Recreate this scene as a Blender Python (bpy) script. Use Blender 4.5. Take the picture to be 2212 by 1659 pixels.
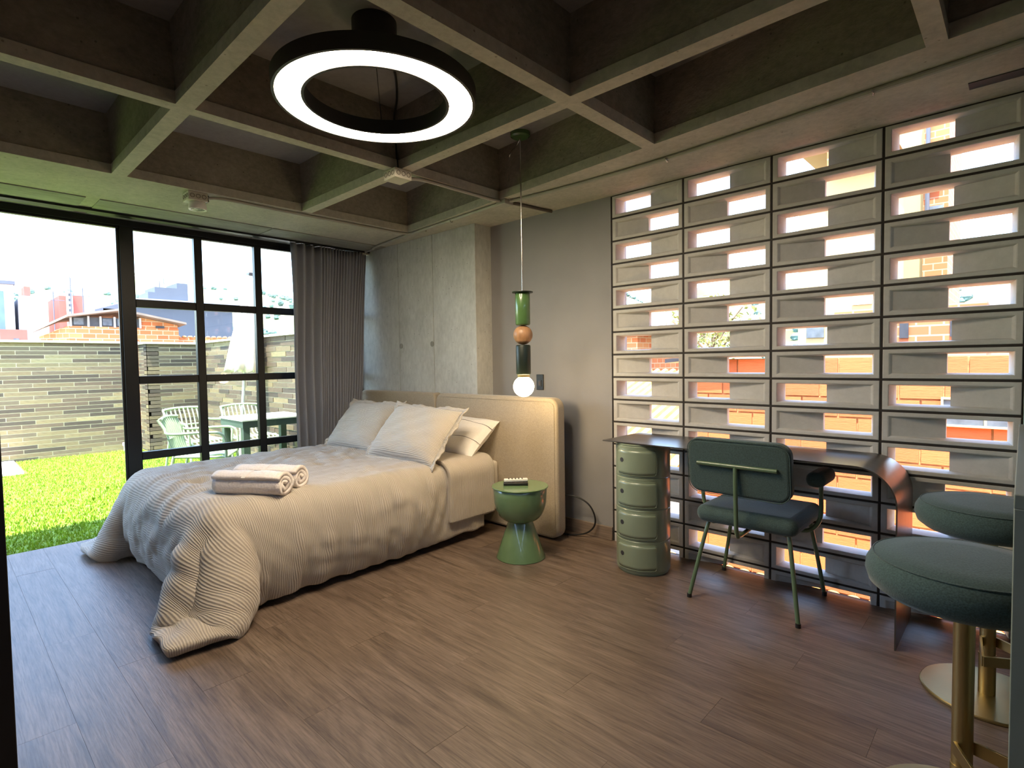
import bpy, bmesh, math, random
import numpy as np
from mathutils import Matrix, Vector, Euler

for o in list(bpy.data.objects):
    bpy.data.objects.remove(o)
S = bpy.context.scene
COL = S.collection
PI = math.pi
rnd = random.Random(7)

# ------------------------------------------------------------------ camera
F_PX = 1178.37
cd = bpy.data.cameras.new('camera')
cam = bpy.data.objects.new('camera', cd)
COL.objects.link(cam)
cd.sensor_width = 36.0
cd.lens = F_PX / 2212 * 36.0
cd.clip_start = 0.02
cd.clip_end = 2000
cam.matrix_world = (Matrix.Translation((2.0804, -3.2381, 1.2666)) @ Matrix.Rotation(0.7537, 4, 'Z')
                    @ Matrix.Rotation(1.53, 4, 'X') @ Matrix.Rotation(-0.0152, 4, 'Z'))
S.camera = cam

# ------------------------------------------------------------------ world, sun, exposure
w = bpy.data.worlds.new('sky'); S.world = w; w.use_nodes = True
nt = w.node_tree
sky = nt.nodes.new('ShaderNodeTexSky')
sky.sky_type = 'NISHITA'; sky.sun_disc = False
sky.sun_elevation = math.radians(72); sky.sun_rotation = math.radians(130)
sky.altitude = 1500; sky.air_density = 1.3; sky.dust_density = 3.0; sky.ozone_density = 1.2
nt.links.new(sky.outputs[0], nt.nodes['Background'].inputs[0])
nt.nodes['Background'].inputs[1].default_value = 0.46
sd = bpy.data.lights.new('sun', 'SUN'); sd.energy = 5.5; sd.angle = math.radians(0.6); sd.color = (1, .94, .84)
sun = bpy.data.objects.new('sun', sd); COL.objects.link(sun)
# light travels from +X, -Y and high above
sun.rotation_euler = Vector((-0.10, 0.30, -0.95)).to_track_quat('-Z', 'Y').to_euler()
S.view_settings.view_transform = 'Standard'
S.view_settings.look = 'None'
S.view_settings.gamma = 1.0
S.view_settings.use_curve_mapping = False
S.view_settings.exposure = 2.15

# ------------------------------------------------------------------ materials
def nodes(name):
    m = bpy.data.materials.new(name); m.use_nodes = True
    return m, m.node_tree, m.node_tree.nodes['Principled BSDF']

def N(t, typ, **kw):
    n = t.nodes.new(typ)
    for k, v in kw.items():
        if k.startswith('i_'):
            n.inputs[k[2:].replace('_', ' ')].default_value = v
        else:
            setattr(n, k, v)
    return n

def ramp(t, src, stops):
    r = t.nodes.new('ShaderNodeValToRGB')
    e = r.color_ramp.elements
    while len(e) < len(stops): e.new(0.5)
    for el, (p, c) in zip(e, stops):
        el.position = p; el.color = (*c, 1)
    t.links.new(src, r.inputs[0])
    return r.outputs[0]

def coords(t, scale=(1, 1, 1), kind='Object'):
    tc = t.nodes.new('ShaderNodeTexCoord')
    mp = t.nodes.new('ShaderNodeMapping')
    mp.inputs['Scale'].default_value = scale
    if kind == 'World':
        g = t.nodes.new('ShaderNodeNewGeometry'); t.links.new(g.outputs['Position'], mp.inputs[0])
    else:
        t.links.new(tc.outputs[kind], mp.inputs[0])
    return mp.outputs[0]

def bump(t, b, src, strength=.3, dist=.01, prev=None):
    n = N(t, 'ShaderNodeBump'); n.inputs['Strength'].default_value = strength; n.inputs['Distance'].default_value = dist
    t.links.new(src, n.inputs['Height'])
    if prev is not None: t.links.new(prev, n.inputs['Normal'])
    t.links.new(n.outputs[0], b.inputs['Normal'])
    return n.outputs[0]

def sc(c, k): return tuple(max(0, min(1, x * k)) for x in c)

def plain(name, c, rough=.5, metal=0, var=.12, vs=6, bs=60, bst=.08, coat=0, spec=.5, stretch=(1, 1, 1), rand=0, kind='Object'):
    m, t, b = nodes(name)
    b.inputs['Roughness'].default_value = rough; b.inputs['Metallic'].default_value = metal
    b.inputs['Coat Weight'].default_value = coat; b.inputs['Specular IOR Level'].default_value = spec
    b.inputs['Coat Roughness'].default_value = .05
    co = coords(t, stretch, kind)
    n = N(t, 'ShaderNodeTexNoise', i_Scale=vs, i_Detail=5.0)
    t.links.new(co, n.inputs['Vector'])
    col = ramp(t, n.outputs['Fac'], [(.3, sc(c, 1 - var)), (.7, sc(c, 1 + var))])
    if rand:
        oi = t.nodes.new('ShaderNodeObjectInfo')
        mr = N(t, 'ShaderNodeMapRange'); mr.inputs[3].default_value = 1 - rand; mr.inputs[4].default_value = 1 + rand
        t.links.new(oi.outputs['Random'], mr.inputs[0])
        mx = N(t, 'ShaderNodeVectorMath', operation='SCALE')
        t.links.new(col, mx.inputs[0]); t.links.new(mr.outputs[0], mx.inputs['Scale'])
        col = mx.outputs[0]
    t.links.new(col, b.inputs['Base Color'])
    if bst:
        n2 = N(t, 'ShaderNodeTexNoise', i_Scale=bs, i_Detail=6.0)
        t.links.new(co, n2.inputs['Vector'])
        bump(t, b, n2.outputs['Fac'], bst, .01)
    return m

def concrete(name, c, var=.22, stretch=(1, 1, 1), bst=.35, pits=True):
    m, t, b = nodes(name)
    b.inputs['Roughness'].default_value = .8; b.inputs['Specular IOR Level'].default_value = .3
    co = coords(t, stretch, 'World')
    n = N(t, 'ShaderNodeTexNoise', i_Scale=3.0, i_Detail=9.0, i_Roughness=.65); t.links.new(co, n.inputs['Vector'])
    n2 = N(t, 'ShaderNodeTexNoise', i_Scale=28.0, i_Detail=8.0, i_Roughness=.7); t.links.new(co, n2.inputs['Vector'])
    ad = N(t, 'ShaderNodeMath', operation='ADD'); t.links.new(n.outputs['Fac'], ad.inputs[0]); t.links.new(n2.outputs['Fac'], ad.inputs[1])
    hf = N(t, 'ShaderNodeMath', operation='MULTIPLY'); hf.inputs[1].default_value = .5; t.links.new(ad.outputs[0], hf.inputs[0])
    col = ramp(t, hf.outputs[0], [(.36, sc(c, 1 - var)), (.5, c), (.64, sc(c, 1 + var))])
    if pits:
        v = N(t, 'ShaderNodeTexVoronoi', i_Scale=16.0); t.links.new(coords(t, (1, 1, 1), 'World'), v.inputs['Vector'])
        pm = ramp(t, v.outputs['Distance'], [(.05, (.35, .33, .30)), (.09, (1, 1, 1))])
        mu = N(t, 'ShaderNodeMix', data_type='RGBA', blend_type='MULTIPLY'); mu.inputs[0].default_value = .7
        t.links.new(col, mu.inputs[6]); t.links.new(pm, mu.inputs[7]); col = mu.outputs[2]
    t.links.new(col, b.inputs['Base Color'])
    bump(t, b, hf.outputs[0], bst, .015)
    return m

def wood_floor():
    m, t, b = nodes('floor_plank')
    oi = t.nodes.new('ShaderNodeObjectInfo')
    g = t.nodes.new('ShaderNodeNewGeometry')
    off = N(t, 'ShaderNodeVectorMath', operation='MULTIPLY_ADD')
    comb = N(t, 'ShaderNodeCombineXYZ'); t.links.new(oi.outputs['Random'], comb.inputs[0]); t.links.new(oi.outputs['Random'], comb.inputs[1])
    off.inputs[1].default_value = (37, 19, 0); t.links.new(comb.outputs[0], off.inputs[0]); t.links.new(g.outputs['Position'], off.inputs[2])
    mp = N(t, 'ShaderNodeMapping'); mp.inputs['Scale'].default_value = (1.0, 9, 1); t.links.new(off.outputs[0], mp.inputs[0])
    n = N(t, 'ShaderNodeTexNoise', i_Scale=2.2, i_Detail=8.0, i_Roughness=.62, i_Distortion=.8); t.links.new(mp.outputs[0], n.inputs['Vector'])
    mp2 = N(t, 'ShaderNodeMapping'); mp2.inputs['Scale'].default_value = (2.5, 60, 1); t.links.new(off.outputs[0], mp2.inputs[0])
    n2 = N(t, 'ShaderNodeTexNoise', i_Scale=2.5, i_Detail=6.0, i_Roughness=.7); t.links.new(mp2.outputs[0], n2.inputs['Vector'])
    # cathedral grain loops
    mp3 = N(t, 'ShaderNodeMapping'); mp3.inputs['Scale'].default_value = (.7, 5.5, 1); t.links.new(off.outputs[0], mp3.inputs[0])
    wv = N(t, 'ShaderNodeTexWave', wave_type='RINGS', rings_direction='Z', i_Scale=3.5, i_Distortion=6.0, i_Detail=3.0); wv.inputs['Detail Scale'].default_value = 1.2
    t.links.new(mp3.outputs[0], wv.inputs['Vector'])
    col = ramp(t, n.outputs['Fac'], [(.27, (.070, .046, .033)), (.44, (.140, .098, .072)), (.60, (.190, .138, .104)), (.78, (.240, .180, .140))])
    c2 = ramp(t, n2.outputs['Fac'], [(.32, (.45, .42, .40)), (.55, (1, 1, 1)), (.8, (1.0, 1.0, 1.0))])
    c3 = ramp(t, wv.outputs['Fac'], [(.0, (.72, .69, .66)), (.4, (1, 1, 1))])
    mu = N(t, 'ShaderNodeMix', data_type='RGBA', blend_type='MULTIPLY'); mu.inputs[0].default_value = .85
    t.links.new(col, mu.inputs[6]); t.links.new(c2, mu.inputs[7])
    mu2 = N(t, 'ShaderNodeMix', data_type='RGBA', blend_type='MULTIPLY'); mu2.inputs[0].default_value = .5
    t.links.new(mu.outputs[2], mu2.inputs[6]); t.links.new(c3, mu2.inputs[7])
    mr = N(t, 'ShaderNodeMapRange'); mr.inputs[3].default_value = .94; mr.inputs[4].default_value = 1.06
    t.links.new(oi.outputs['Random'], mr.inputs[0])
    mx = N(t, 'ShaderNodeVectorMath', operation='SCALE'); t.links.new(mu2.outputs[2], mx.inputs[0]); t.links.new(mr.outputs[0], mx.inputs['Scale'])
    t.links.new(mx.outputs[0], b.inputs['Base Color'])
    rr = N(t, 'ShaderNodeMapRange'); rr.inputs[3].default_value = .5; rr.inputs[4].default_value = .34; t.links.new(n2.outputs['Fac'], rr.inputs[0])
    t.links.new(rr.outputs[0], b.inputs['Roughness'])
    b.inputs['Specular IOR Level'].default_value = .55
    bump(t, b, n2.outputs['Fac'], .25, .004)
    return m

def fabric(name, c, weave=900, var=.12, bst=.25, rough=.9, sheen=.3, mottle=.0):
    m, t, b = nodes(name)
    b.inputs['Roughness'].default_value = rough; b.inputs['Specular IOR Level'].default_value = .2
    b.inputs['Sheen Weight'].default_value = sheen; b.inputs['Sheen Roughness'].default_value = .4
    co = coords(t)
    n = N(t, 'ShaderNodeTexNoise', i_Scale=float(weave) * .35, i_Detail=4.0); t.links.new(co, n.inputs['Vector'])
    col = ramp(t, n.outputs['Fac'], [(.3, sc(c, 1 - var - mottle)), (.7, sc(c, 1 + var + mottle))])
    t.links.new(col, b.inputs['Base Color'])
    bump(t, b, n.outputs['Fac'], bst, .003)
    return m

def seersucker(name, ca, cb, pitch):
    m, t, b = nodes(name)
    b.inputs['Roughness'].default_value = .85; b.inputs['Specular IOR Level'].default_value = .2; b.inputs['Sheen Weight'].default_value = .25
    uv = t.nodes.new('ShaderNodeUVMap'); uv.uv_map = 'UVMap'
    sp = N(t, 'ShaderNodeSeparateXYZ'); t.links.new(uv.outputs[0], sp.inputs[0])
    nz = N(t, 'ShaderNodeTexNoise', i_Scale=25.0, i_Detail=3.0); t.links.new(uv.outputs[0], nz.inputs['Vector'])
    ma = N(t, 'ShaderNodeMath', operation='MULTIPLY_ADD'); ma.inputs[1].default_value = .004; t.links.new(nz.outputs['Fac'], ma.inputs[0]); t.links.new(sp.outputs[1], ma.inputs[2])
    mul = N(t, 'ShaderNodeMath', operation='MULTIPLY'); mul.inputs[1].default_value = 2 * PI / pitch; t.links.new(ma.outputs[0], mul.inputs[0])
    sn = N(t, 'ShaderNodeMath', operation='SINE'); t.links.new(mul.outputs[0], sn.inputs[0])
    mr = N(t, 'ShaderNodeMapRange'); mr.inputs[1].default_value = -1; t.links.new(sn.outputs[0], mr.inputs[0])
    col = ramp(t, mr.outputs[0], [(.25, cb), (.7, ca)])
    t.links.new(col, b.inputs['Base Color'])
    n2 = N(t, 'ShaderNodeTexNoise', i_Scale=90.0, i_Detail=4.0); t.links.new(uv.outputs[0], n2.inputs['Vector'])
    p = bump(t, b, mr.outputs[0], .55, .004)
    bump(t, b, n2.outputs['Fac'], .35, .004, p)
    return m

def emit(name, c, strength):
    m, t, b = nodes(name)
    b.inputs['Base Color'].default_value = (*c, 1)
    b.inputs['Emission Color'].default_value = (*c, 1); b.inputs['Emission Strength'].default_value = strength
    n = N(t, 'ShaderNodeTexNoise', i_Scale=40.0); r = N(t, 'ShaderNodeMapRange'); r.inputs[3].default_value = .3; r.inputs[4].default_value = .4
    t.links.new(n.outputs['Fac'], r.inputs[0]); t.links.new(r.outputs[0], b.inputs['Roughness'])
    return m

def glass(name):
    m = bpy.data.materials.new(name); m.use_nodes = True; t = m.node_tree
    t.nodes.remove(t.nodes['Principled BSDF'])
    tr = N(t, 'ShaderNodeBsdfTransparent'); tr.inputs[0].default_value = (.93, .95, .94, 1)
    gl = N(t, 'ShaderNodeBsdfGlossy'); gl.inputs['Roughness'].default_value = .02
    fr = N(t, 'ShaderNodeFresnel'); fr.inputs[0].default_value = 1.45
    mx = N(t, 'ShaderNodeMixShader')
    t.links.new(fr.outputs[0], mx.inputs[0]); t.links.new(tr.outputs[0], mx.inputs[1]); t.links.new(gl.outputs[0], mx.inputs[2])
    t.links.new(mx.outputs[0], t.nodes['Material Output'].inputs[0])
    return m

M = {}
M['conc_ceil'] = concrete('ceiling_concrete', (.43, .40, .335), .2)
M['conc_web'] = concrete('dark_web_concrete', (.235, .205, .165), .28, stretch=(1, 1, 1.6), bst=.6)
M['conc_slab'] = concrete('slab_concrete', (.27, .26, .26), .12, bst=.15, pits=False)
M['conc_panel'] = concrete('soffit_panel_concrete', (.29, .285, .25), .3, stretch=(1, .25, 1))
M['conc_col'] = concrete('column_concrete', (.50, .50, .475), .2, stretch=(1, 1, .45))
M['conc_block'] = concrete('screen_block_concrete', (.50, .485, .46), .1, bst=.12, pits=False)
M['plaster'] = plain('taupe_plaster', (.265, .258, .262), .85, var=.06, vs=3, bs=180, bst=.15)
M['joint'] = plain('dark_joint', (.022, .016, .013), .7, var=.3)
M['plank'] = wood_floor()
M['underlay'] = plain('floor_underlay', (.06, .044, .034), .9)
M['baseboard'] = plain('wood_baseboard', (.20, .15, .115), .45, var=.25, vs=5, stretch=(1, 1, 14))
M['black'] = plain('black_metal', (.012, .012, .013), .38, .4, var=.2, bst=.02)
M['blackp'] = plain('black_plastic', (.014, .013, .013), .45, var=.1, bst=0)
M['glass'] = glass('window_glass')
M['curtain'] = fabric('grey_curtain_fabric', (.30, .305, .345), 700, .1, .2)
M['head'] = fabric('beige_headboard_fabric', (.40, .335, .25), 600, .16, .3)
M['mattress'] = fabric('mattress_fabric', (.58, .52, .44), 500, .06, .15)
M['sheet'] = fabric('white_sheet', (.74, .70, .66), 300, .03, .15)
M['duvet'] = seersucker('striped_duvet_cotton', (.52, .46, .39), (.38, .33, .275), .0095)
M['pcase'] = seersucker('striped_pillowcase_cotton', (.58, .54, .49), (.42, .38, .335), .0095)
M['pipe_dark'] = plain('dark_piping', (.05, .035, .04), .8)
M['towel'] = fabric('terry_towel', (.74, .67, .63), 260, .1, .9, sheen=.6)
M['green_gloss'] = plain('green_enamel', (.125, .21, .10), .22, var=.06, vs=14, bs=300, bst=.03, coat=.5)
M['green_lamp'] = plain('green_glazed_ceramic', (.085, .175, .055), .22, var=.08, vs=20, bst=.02, coat=.4)
M['green_dark'] = plain('dark_green_satin', (.012, .020, .012), .4, var=.1, bst=.02)
M['green_abs'] = plain('sage_plastic', (.22, .265, .18), .28, var=.04, vs=10, bs=200, bst=.02, coat=.2)
M['green_tube'] = plain('green_lacquered_tube', (.10, .155, .085), .3, var=.06, bst=0, coat=.3)
M['teal_fab'] = fabric('teal_green_wool', (.055, .085, .078), 700, .22, .35, mottle=.05)
M['stool_fab'] = fabric('teal_stool_wool', (.060, .095, .088), 700, .22, .35, mottle=.05)
M['brass'] = plain('brushed_brass', (.46, .36, .17), .36, 1.0, var=.06, bs=200, bst=.05)
M['bronze'] = plain('brushed_steel_sheet', (.15, .14, .125), .33, .85, var=.08, bs=120, bst=.03, stretch=(.2, 3, 1))
M['wood_ball'] = plain('turned_oak', (.40, .215, .105), .4, var=.22, vs=16, stretch=(3, 3, .5), bst=.05)
M['conduit'] = plain('grey_conduit', (.36, .34, .29), .5, .1, var=.1, bst=.02)
M['jbox'] = plain('cream_junction_box', (.52, .49, .41), .5, var=.08, bst=.02)
M['jboxd'] = plain('brown_junction_box', (.10, .075, .06), .55, var=.15, bst=.02)
M['white_pl'] = plain('white_plastic', (.72, .70, .66), .35, var=.04, bst=0)
M['chrome'] = plain('steel_wire', (.55, .53, .5), .25, 1.0, var=.05, bst=0)
M['ring_body'] = plain('ring_black_body', (.022, .020, .018), .5, var=.2, bst=.05)
M['led'] = emit('ring_led_diffuser', (1, .82, .58), 21.0)
M['bulb'] = emit('globe_bulb', (1, .72, .36), 16.0)
M['lens'] = plain('spot_lens', (.75, .75, .68), .1, .6, var=.3, vs=40, bst=.1)
M['bar'] = plain('sage_laminate', (.22, .24, .19), .5, var=.04, bst=.02)
M['teal_cab'] = plain('teal_lacquer', (.20, .34, .31), .35, var=.04, bst=0)
M['copperw'] = plain('cable_black', (.01, .01, .01), .5, bst=0)
M['grass'] = plain('lawn_blade', (.25, .39, .028), .55, var=.35, vs=9, bst=0, kind='World')
M['soil'] = plain('lawn_base', (.155, .25, .025), .9, var=.35, vs=60, kind='World')
M['mortar'] = plain('pale_mortar', (.55, .49, .32), .9, var=.1)
for i, c in enumerate([(.066, .050, .033), (.108, .076, .046), (.170, .128, .066), (.235, .192, .094), (.135, .103, .061), (.200, .154, .076)]):
    M['gb%d' % i] = plain('clay_brick_tone_%s' % 'abcdef'[i], c, .85, var=.25, vs=9, bs=45, bst=.4, rand=.12)
M['coping'] = plain('pale_coping', (.50, .48, .42), .8, var=.08)
M['paver'] = plain('white_stone_paver', (.80, .79, .75), .6, var=.05)
M['chair_gr'] = plain('sage_garden_chair', (.38, .46, .31), .5, var=.06, bst=0)
M['table_gr'] = plain('dark_green_frame', (.06, .095, .07), .45, var=.08, bst=0)
M['table_top'] = plain('pale_table_top', (.72, .74, .70), .5, var=.04)
M['canvas'] = fabric('cream_canvas', (.80, .74, .62), 60, .05, .2)
M['terra'] = plain('orange_hollow_brick', (.46, .115, .032), .85, var=.2, vs=8, bs=9, bst=.6, stretch=(.3, 1, 9), rand=.15)
M['terram'] = plain('rough_orange_mortar', (.44, .24, .10), .95, var=.2, vs=14, bs=25, bst=.6)
M['tile'] = plain('yellow_ochre_tile', (.58, .30, .075), .8, var=.25, vs=7, bs=20, bst=.4, rand=.15)
M['cream_w'] = plain('cream_plaster', (.43, .35, .165), .85, var=.04, vs=1)
M['white_w'] = plain('white_plaster', (.52, .51, .50), .85, var=.05, vs=1)
M['grey_w'] = plain('blue_grey_cladding', (.085, .095, .12), .7, var=.06, vs=1)
M['lgrey_w'] = plain('pale_grey_block', (.30, .30, .34), .8, var=.08, vs=2)
M['red_w'] = plain('red_brick_tower', (.40, .085, .06), .8, var=.1, vs=1)
M['blue_w'] = plain('blue_glazing', (.08, .14, .28), .25, var=.15, vs=1)
M['roof_w'] = plain('weathered_roof_sheet', (.22, .17, .13), .8, var=.15, vs=2)
M['dark_w'] = plain('dark_opening', (.035, .035, .04), .4, var=.3)
M['winglass'] = plain('far_window_glass', (.10, .12, .14), .15, var=.3)
M['leaf'] = plain('far_tree_leaf', (.075, .13, .115), .9, var=.35, vs=.4, bst=0, rand=.2)
M['leafy'] = plain('tree_leaf', (.20, .24, .07), .9, var=.35, vs=4, bst=0)
M['bark'] = plain('tree_bark', (.16, .11, .07), .9, var=.3)

def brick_tex(name, ca, cb, mort, sx):
    m, t, b = nodes(name); b.inputs['Roughness'].default_value = .9
    tc = t.nodes.new('ShaderNodeTexCoord'); sp = N(t, 'ShaderNodeSeparateXYZ'); t.links.new(tc.outputs['Object'], sp.inputs[0])
    ad = N(t, 'ShaderNodeMath', operation='ADD'); t.links.new(sp.outputs[0], ad.inputs[0]); t.links.new(sp.outputs[1], ad.inputs[1])
    cb_ = N(t, 'ShaderNodeCombineXYZ'); t.links.new(ad.outputs[0], cb_.inputs[0]); t.links.new(sp.outputs[2], cb_.inputs[1])
    bt = N(t, 'ShaderNodeTexBrick'); bt.inputs['Scale'].default_value = sx
    bt.inputs['Color1'].default_value = (*ca, 1); bt.inputs['Color2'].default_value = (*cb, 1); bt.inputs['Mortar'].default_value = (*mort, 1)
    bt.inputs['Mortar Size'].default_value = .035; bt.inputs['Brick Width'].default_value = .9; bt.inputs['Row Height'].default_value = .4
    t.links.new(cb_.outputs[0], bt.inputs['Vector']); t.links.new(bt.outputs['Color'], b.inputs['Base Color'])
    return m
M['farbrick'] = brick_tex('far_orange_brickwork', (.46, .125, .04), (.50, .24, .09), (.50, .36, .22), 2.6)
M['farbrick2'] = brick_tex('far_red_brickwork', (.42, .115, .045), (.46, .165, .065), (.44, .28, .17), 2.2)

def hillmat(name='haze_pale_hillside', k=1.0):
    m, t, b = nodes(name); b.inputs['Roughness'].default_value = 1; b.inputs['Specular IOR Level'].default_value = 0
    co = coords(t, (1, 1, 1), 'World')
    n = N(t, 'ShaderNodeTexNoise', i_Scale=.035, i_Detail=8.0); t.links.new(co, n.inputs['Vector'])
    col = ramp(t, n.outputs['Fac'], [(.35, sc((.20, .25, .12), k)), (.5, sc((.38, .35, .20), k)), (.65, sc((.46, .42, .29), k))])
    t.links.new(col, b.inputs['Base Color'])
    return m
M['hill'] = hillmat()  # left hillside: haze is put into the pale base colour
M['hill_green'] = hillmat('green_hillside', .42)

# ------------------------------------------------------------------ mesh helpers
class MB:
    def __init__(s): s.v = []; s.f = []; s.uv = None
    def add(s, vs, fs):
        k = len(s.v); s.v += [tuple(p) for p in vs]; s.f += [tuple(i + k for i in f) for f in fs]; return s
    def box(s, x0, x1, y0, y1, z0, z1):
        return s.add([(x0, y0, z0), (x1, y0, z0), (x1, y1, z0), (x0, y1, z0), (x0, y0, z1), (x1, y0, z1), (x1, y1, z1), (x0, y1, z1)],
                     [(0, 3, 2, 1), (4, 5, 6, 7), (0, 1, 5, 4), (1, 2, 6, 5), (2, 3, 7, 6), (3, 0, 4, 7)])
    def hexa(s, b, t):
        return s.add(list(b) + list(t), [(0, 3, 2, 1), (4, 5, 6, 7), (0, 1, 5, 4), (1, 2, 6, 5), (2, 3, 7, 6), (3, 0, 4, 7)])
    def lathe(s, prof, n=40, c=(0, 0, 0), cap=True):
        vs = []; fs = []
        for r, z in prof:
            for i in range(n):
                a = 2 * PI * i / n; vs.append((c[0] + r * math.cos(a), c[1] + r * math.sin(a), c[2] + z))
        m = len(prof)
        for j in range(m - 1):
            for i in range(n):
                fs.append((j * n + i, j * n + (i + 1) % n, (j + 1) * n + (i + 1) % n, (j + 1) * n + i))
        if cap:
            fs.append(tuple(range(n - 1, -1, -1))); fs.append(tuple((m - 1) * n + i for i in range(n)))
        return s.add(vs, fs)
    def torus_prof(s, prof, n=64, c=(0, 0, 0)):
        vs = []; fs = []; m = len(prof)
        for i in range(n):
            a = 2 * PI * i / n
            for r, z in prof: vs.append((c[0] + r * math.cos(a), c[1] + r * math.sin(a), c[2] + z))
        for i in range(n):
            for j in range(m):
                fs.append((i * m + j, ((i + 1) % n) * m + j, ((i + 1) % n) * m + (j + 1) % m, i * m + (j + 1) % m))
        return s.add(vs, fs)
    def tube(s, path, r, n=10, caps=True):
        P = [Vector(p) for p in path]; vs = []; fs = []
        up = Vector((0, 0, 1)); prevn = None
        for i, p in enumerate(P):
            d = (P[min(i + 1, len(P) - 1)] - P[max(i - 1, 0)]).normalized()
            if prevn is None:
                a = up if abs(d.z) < .9 else Vector((1, 0, 0)); nn = (a - d * a.dot(d)).normalized()
            else:
                nn = (prevn - d * prevn.dot(d)).normalized()
            prevn = nn; bb = d.cross(nn)
            rr = r[i] if isinstance(r, (list, tuple)) else r
            for k in range(n):
                a = 2 * PI * k / n; vs.append(p + (nn * math.cos(a) + bb * math.sin(a)) * rr)
        for i in range(len(P) - 1):
            for k in range(n):
                fs.append((i * n + k, i * n + (k + 1) % n, (i + 1) * n + (k + 1) % n, (i + 1) * n + k))
        if caps:
            fs.append(tuple(range(n - 1, -1, -1))); fs.append(tuple((len(P) - 1) * n + k for k in range(n)))
        return s.add(vs, fs)
    def sphere(s, c, r, n=24, m=14, sq=(1, 1, 1)):
        prof = [(max(1e-4, r * math.sin(PI * j / m)), -r * math.cos(PI * j / m)) for j in range(m + 1)]
        k = len(s.v); s.lathe(prof, n, (0, 0, 0))
        for i in range(k, len(s.v)):
            x, y, z = s.v[i]; s.v[i] = (c[0] + x * sq[0], c[1] + y * sq[1], c[2] + z * sq[2])
        return s
    def prism(s, poly, axis, a, b):
        n = len(poly)
        def mk(p, t): return {'X': (t, p[0], p[1]), 'Y': (p[0], t, p[1]), 'Z': (p[0], p[1], t)}[axis]
        vs = [mk(p, a) for p in poly] + [mk(p, b) for p in poly]
        fs = [tuple(range(n)), tuple(range(2 * n - 1, n - 1, -1))] + [(i, (i + 1) % n + 0, (i + 1) % n + n, i + n) for i in range(n)]
        return s.add(vs, fs)
    def grid(s, G):
        ny, nx = len(G), len(G[0])
        vs = [p for row in G for p in row]
        fs = [(j * nx + i, j * nx + i + 1, (j + 1) * nx + i + 1, (j + 1) * nx + i) for j in range(ny - 1) for i in range(nx - 1)]
        return s.add(vs, fs)
    def xf(s, mat):
        s.v = [tuple(mat @ Vector(p)) for p in s.v]; return s
    def build(s, name, mat, parent=None, smooth=False, bevel=0, seg=2, recalc=True, origin=None):
        me = bpy.data.meshes.new(name)
        o0 = Vector(origin) if origin is not None else (root_loc(parent) if parent else base_of(s.v))
        me.from_pydata([tuple(Vector(p) - o0) for p in s.v], [], s.f)
        if recalc:
            bm = bmesh.new(); bm.from_mesh(me); bmesh.ops.recalc_face_normals(bm, faces=bm.faces); bm.to_mesh(me); bm.free()
        if smooth:
            me.polygons.foreach_set('use_smooth', [True] * len(me.polygons))
            me.set_sharp_from_angle(angle=math.radians(smooth if smooth is not True else 40))
        me.materials.append(M[mat] if isinstance(mat, str) else mat)
        o = bpy.data.objects.new(name, me); COL.objects.link(o)
        if parent: o.parent = parent
        else: o.location = o0
        if bevel:
            b = o.modifiers.new('bevel', 'BEVEL'); b.width = bevel; b.segments = seg; b.limit_method = 'ANGLE'; b.angle_limit = math.radians(35)
            me.polygons.foreach_set('use_smooth', [True] * len(me.polygons)); me.set_sharp_from_angle(angle=math.radians(35))
            b.harden_normals = False
        return o

def base_of(vs):
    xs = [p[0] for p in vs]; ys = [p[1] for p in vs]; zs = [p[2] for p in vs]
    return Vector(((min(xs) + max(xs)) / 2, (min(ys) + max(ys)) / 2, min(zs)))
def root_loc(o):
    v = Vector((0, 0, 0))
    while o is not None: v += Vector(o.location); o = o.parent
    return v
def tag(o, label=None, cat=None, group=None, kind=None):
    if label: o['label'] = label
    if cat: o['category'] = cat
    if group: o['group'] = group
    if kind: o['kind'] = kind
    return o
def thing(name, loc, label, cat, group=None, kind=None):
    o = bpy.data.objects.new(name, None); COL.objects.link(o); o.location = loc; o.empty_display_size = .1
    return tag(o, label, cat, group, kind)
def part_copy(src, parent, loc, scale=None, mat=None):
    c = src.copy(); COL.objects.link(c); c.parent = parent; c.location = loc
    if scale: c.scale = scale
    return c
def raw(name, me, parent, loc, scale=(1, 1, 1), rot=None):
    o = bpy.data.objects.new(name, me); COL.objects.link(o); o.parent = parent; o.location = loc; o.scale = scale
    if rot: o.rotation_euler = rot
    return o
def unit_box(name, mat, cut=.0):
    mb = MB(); mb.box(-.5, .5, -.5, .5, -.5, .5)
    me = bpy.data.meshes.new(name); me.from_pydata(mb.v, [], mb.f); me.materials.append(M[mat]); return me
def arc(c, r, a0, a1, n, plane='XZ', fixed=0):
    out = []
    for i in range(n + 1):
        a = a0 + (a1 - a0) * i / n
        u, v = c[0] + r * math.cos(a), c[1] + r * math.sin(a)
        out.append({'XZ': (u, fixed, v), 'YZ': (fixed, u, v), 'XY': (u, v, fixed)}[plane])
    return out
def rrect(x0, x1, y0, y1, r, n=5):
    P = []
    for cx, cy, a in ((x1 - r, y1 - r, 0), (x0 + r, y1 - r, PI / 2), (x0 + r, y0 + r, PI), (x1 - r, y0 + r, 3 * PI / 2)):
        for i in range(n + 1):
            t = a + PI / 2 * i / n; P.append((cx + r * math.cos(t), cy + r * math.sin(t)))
    return P

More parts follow.
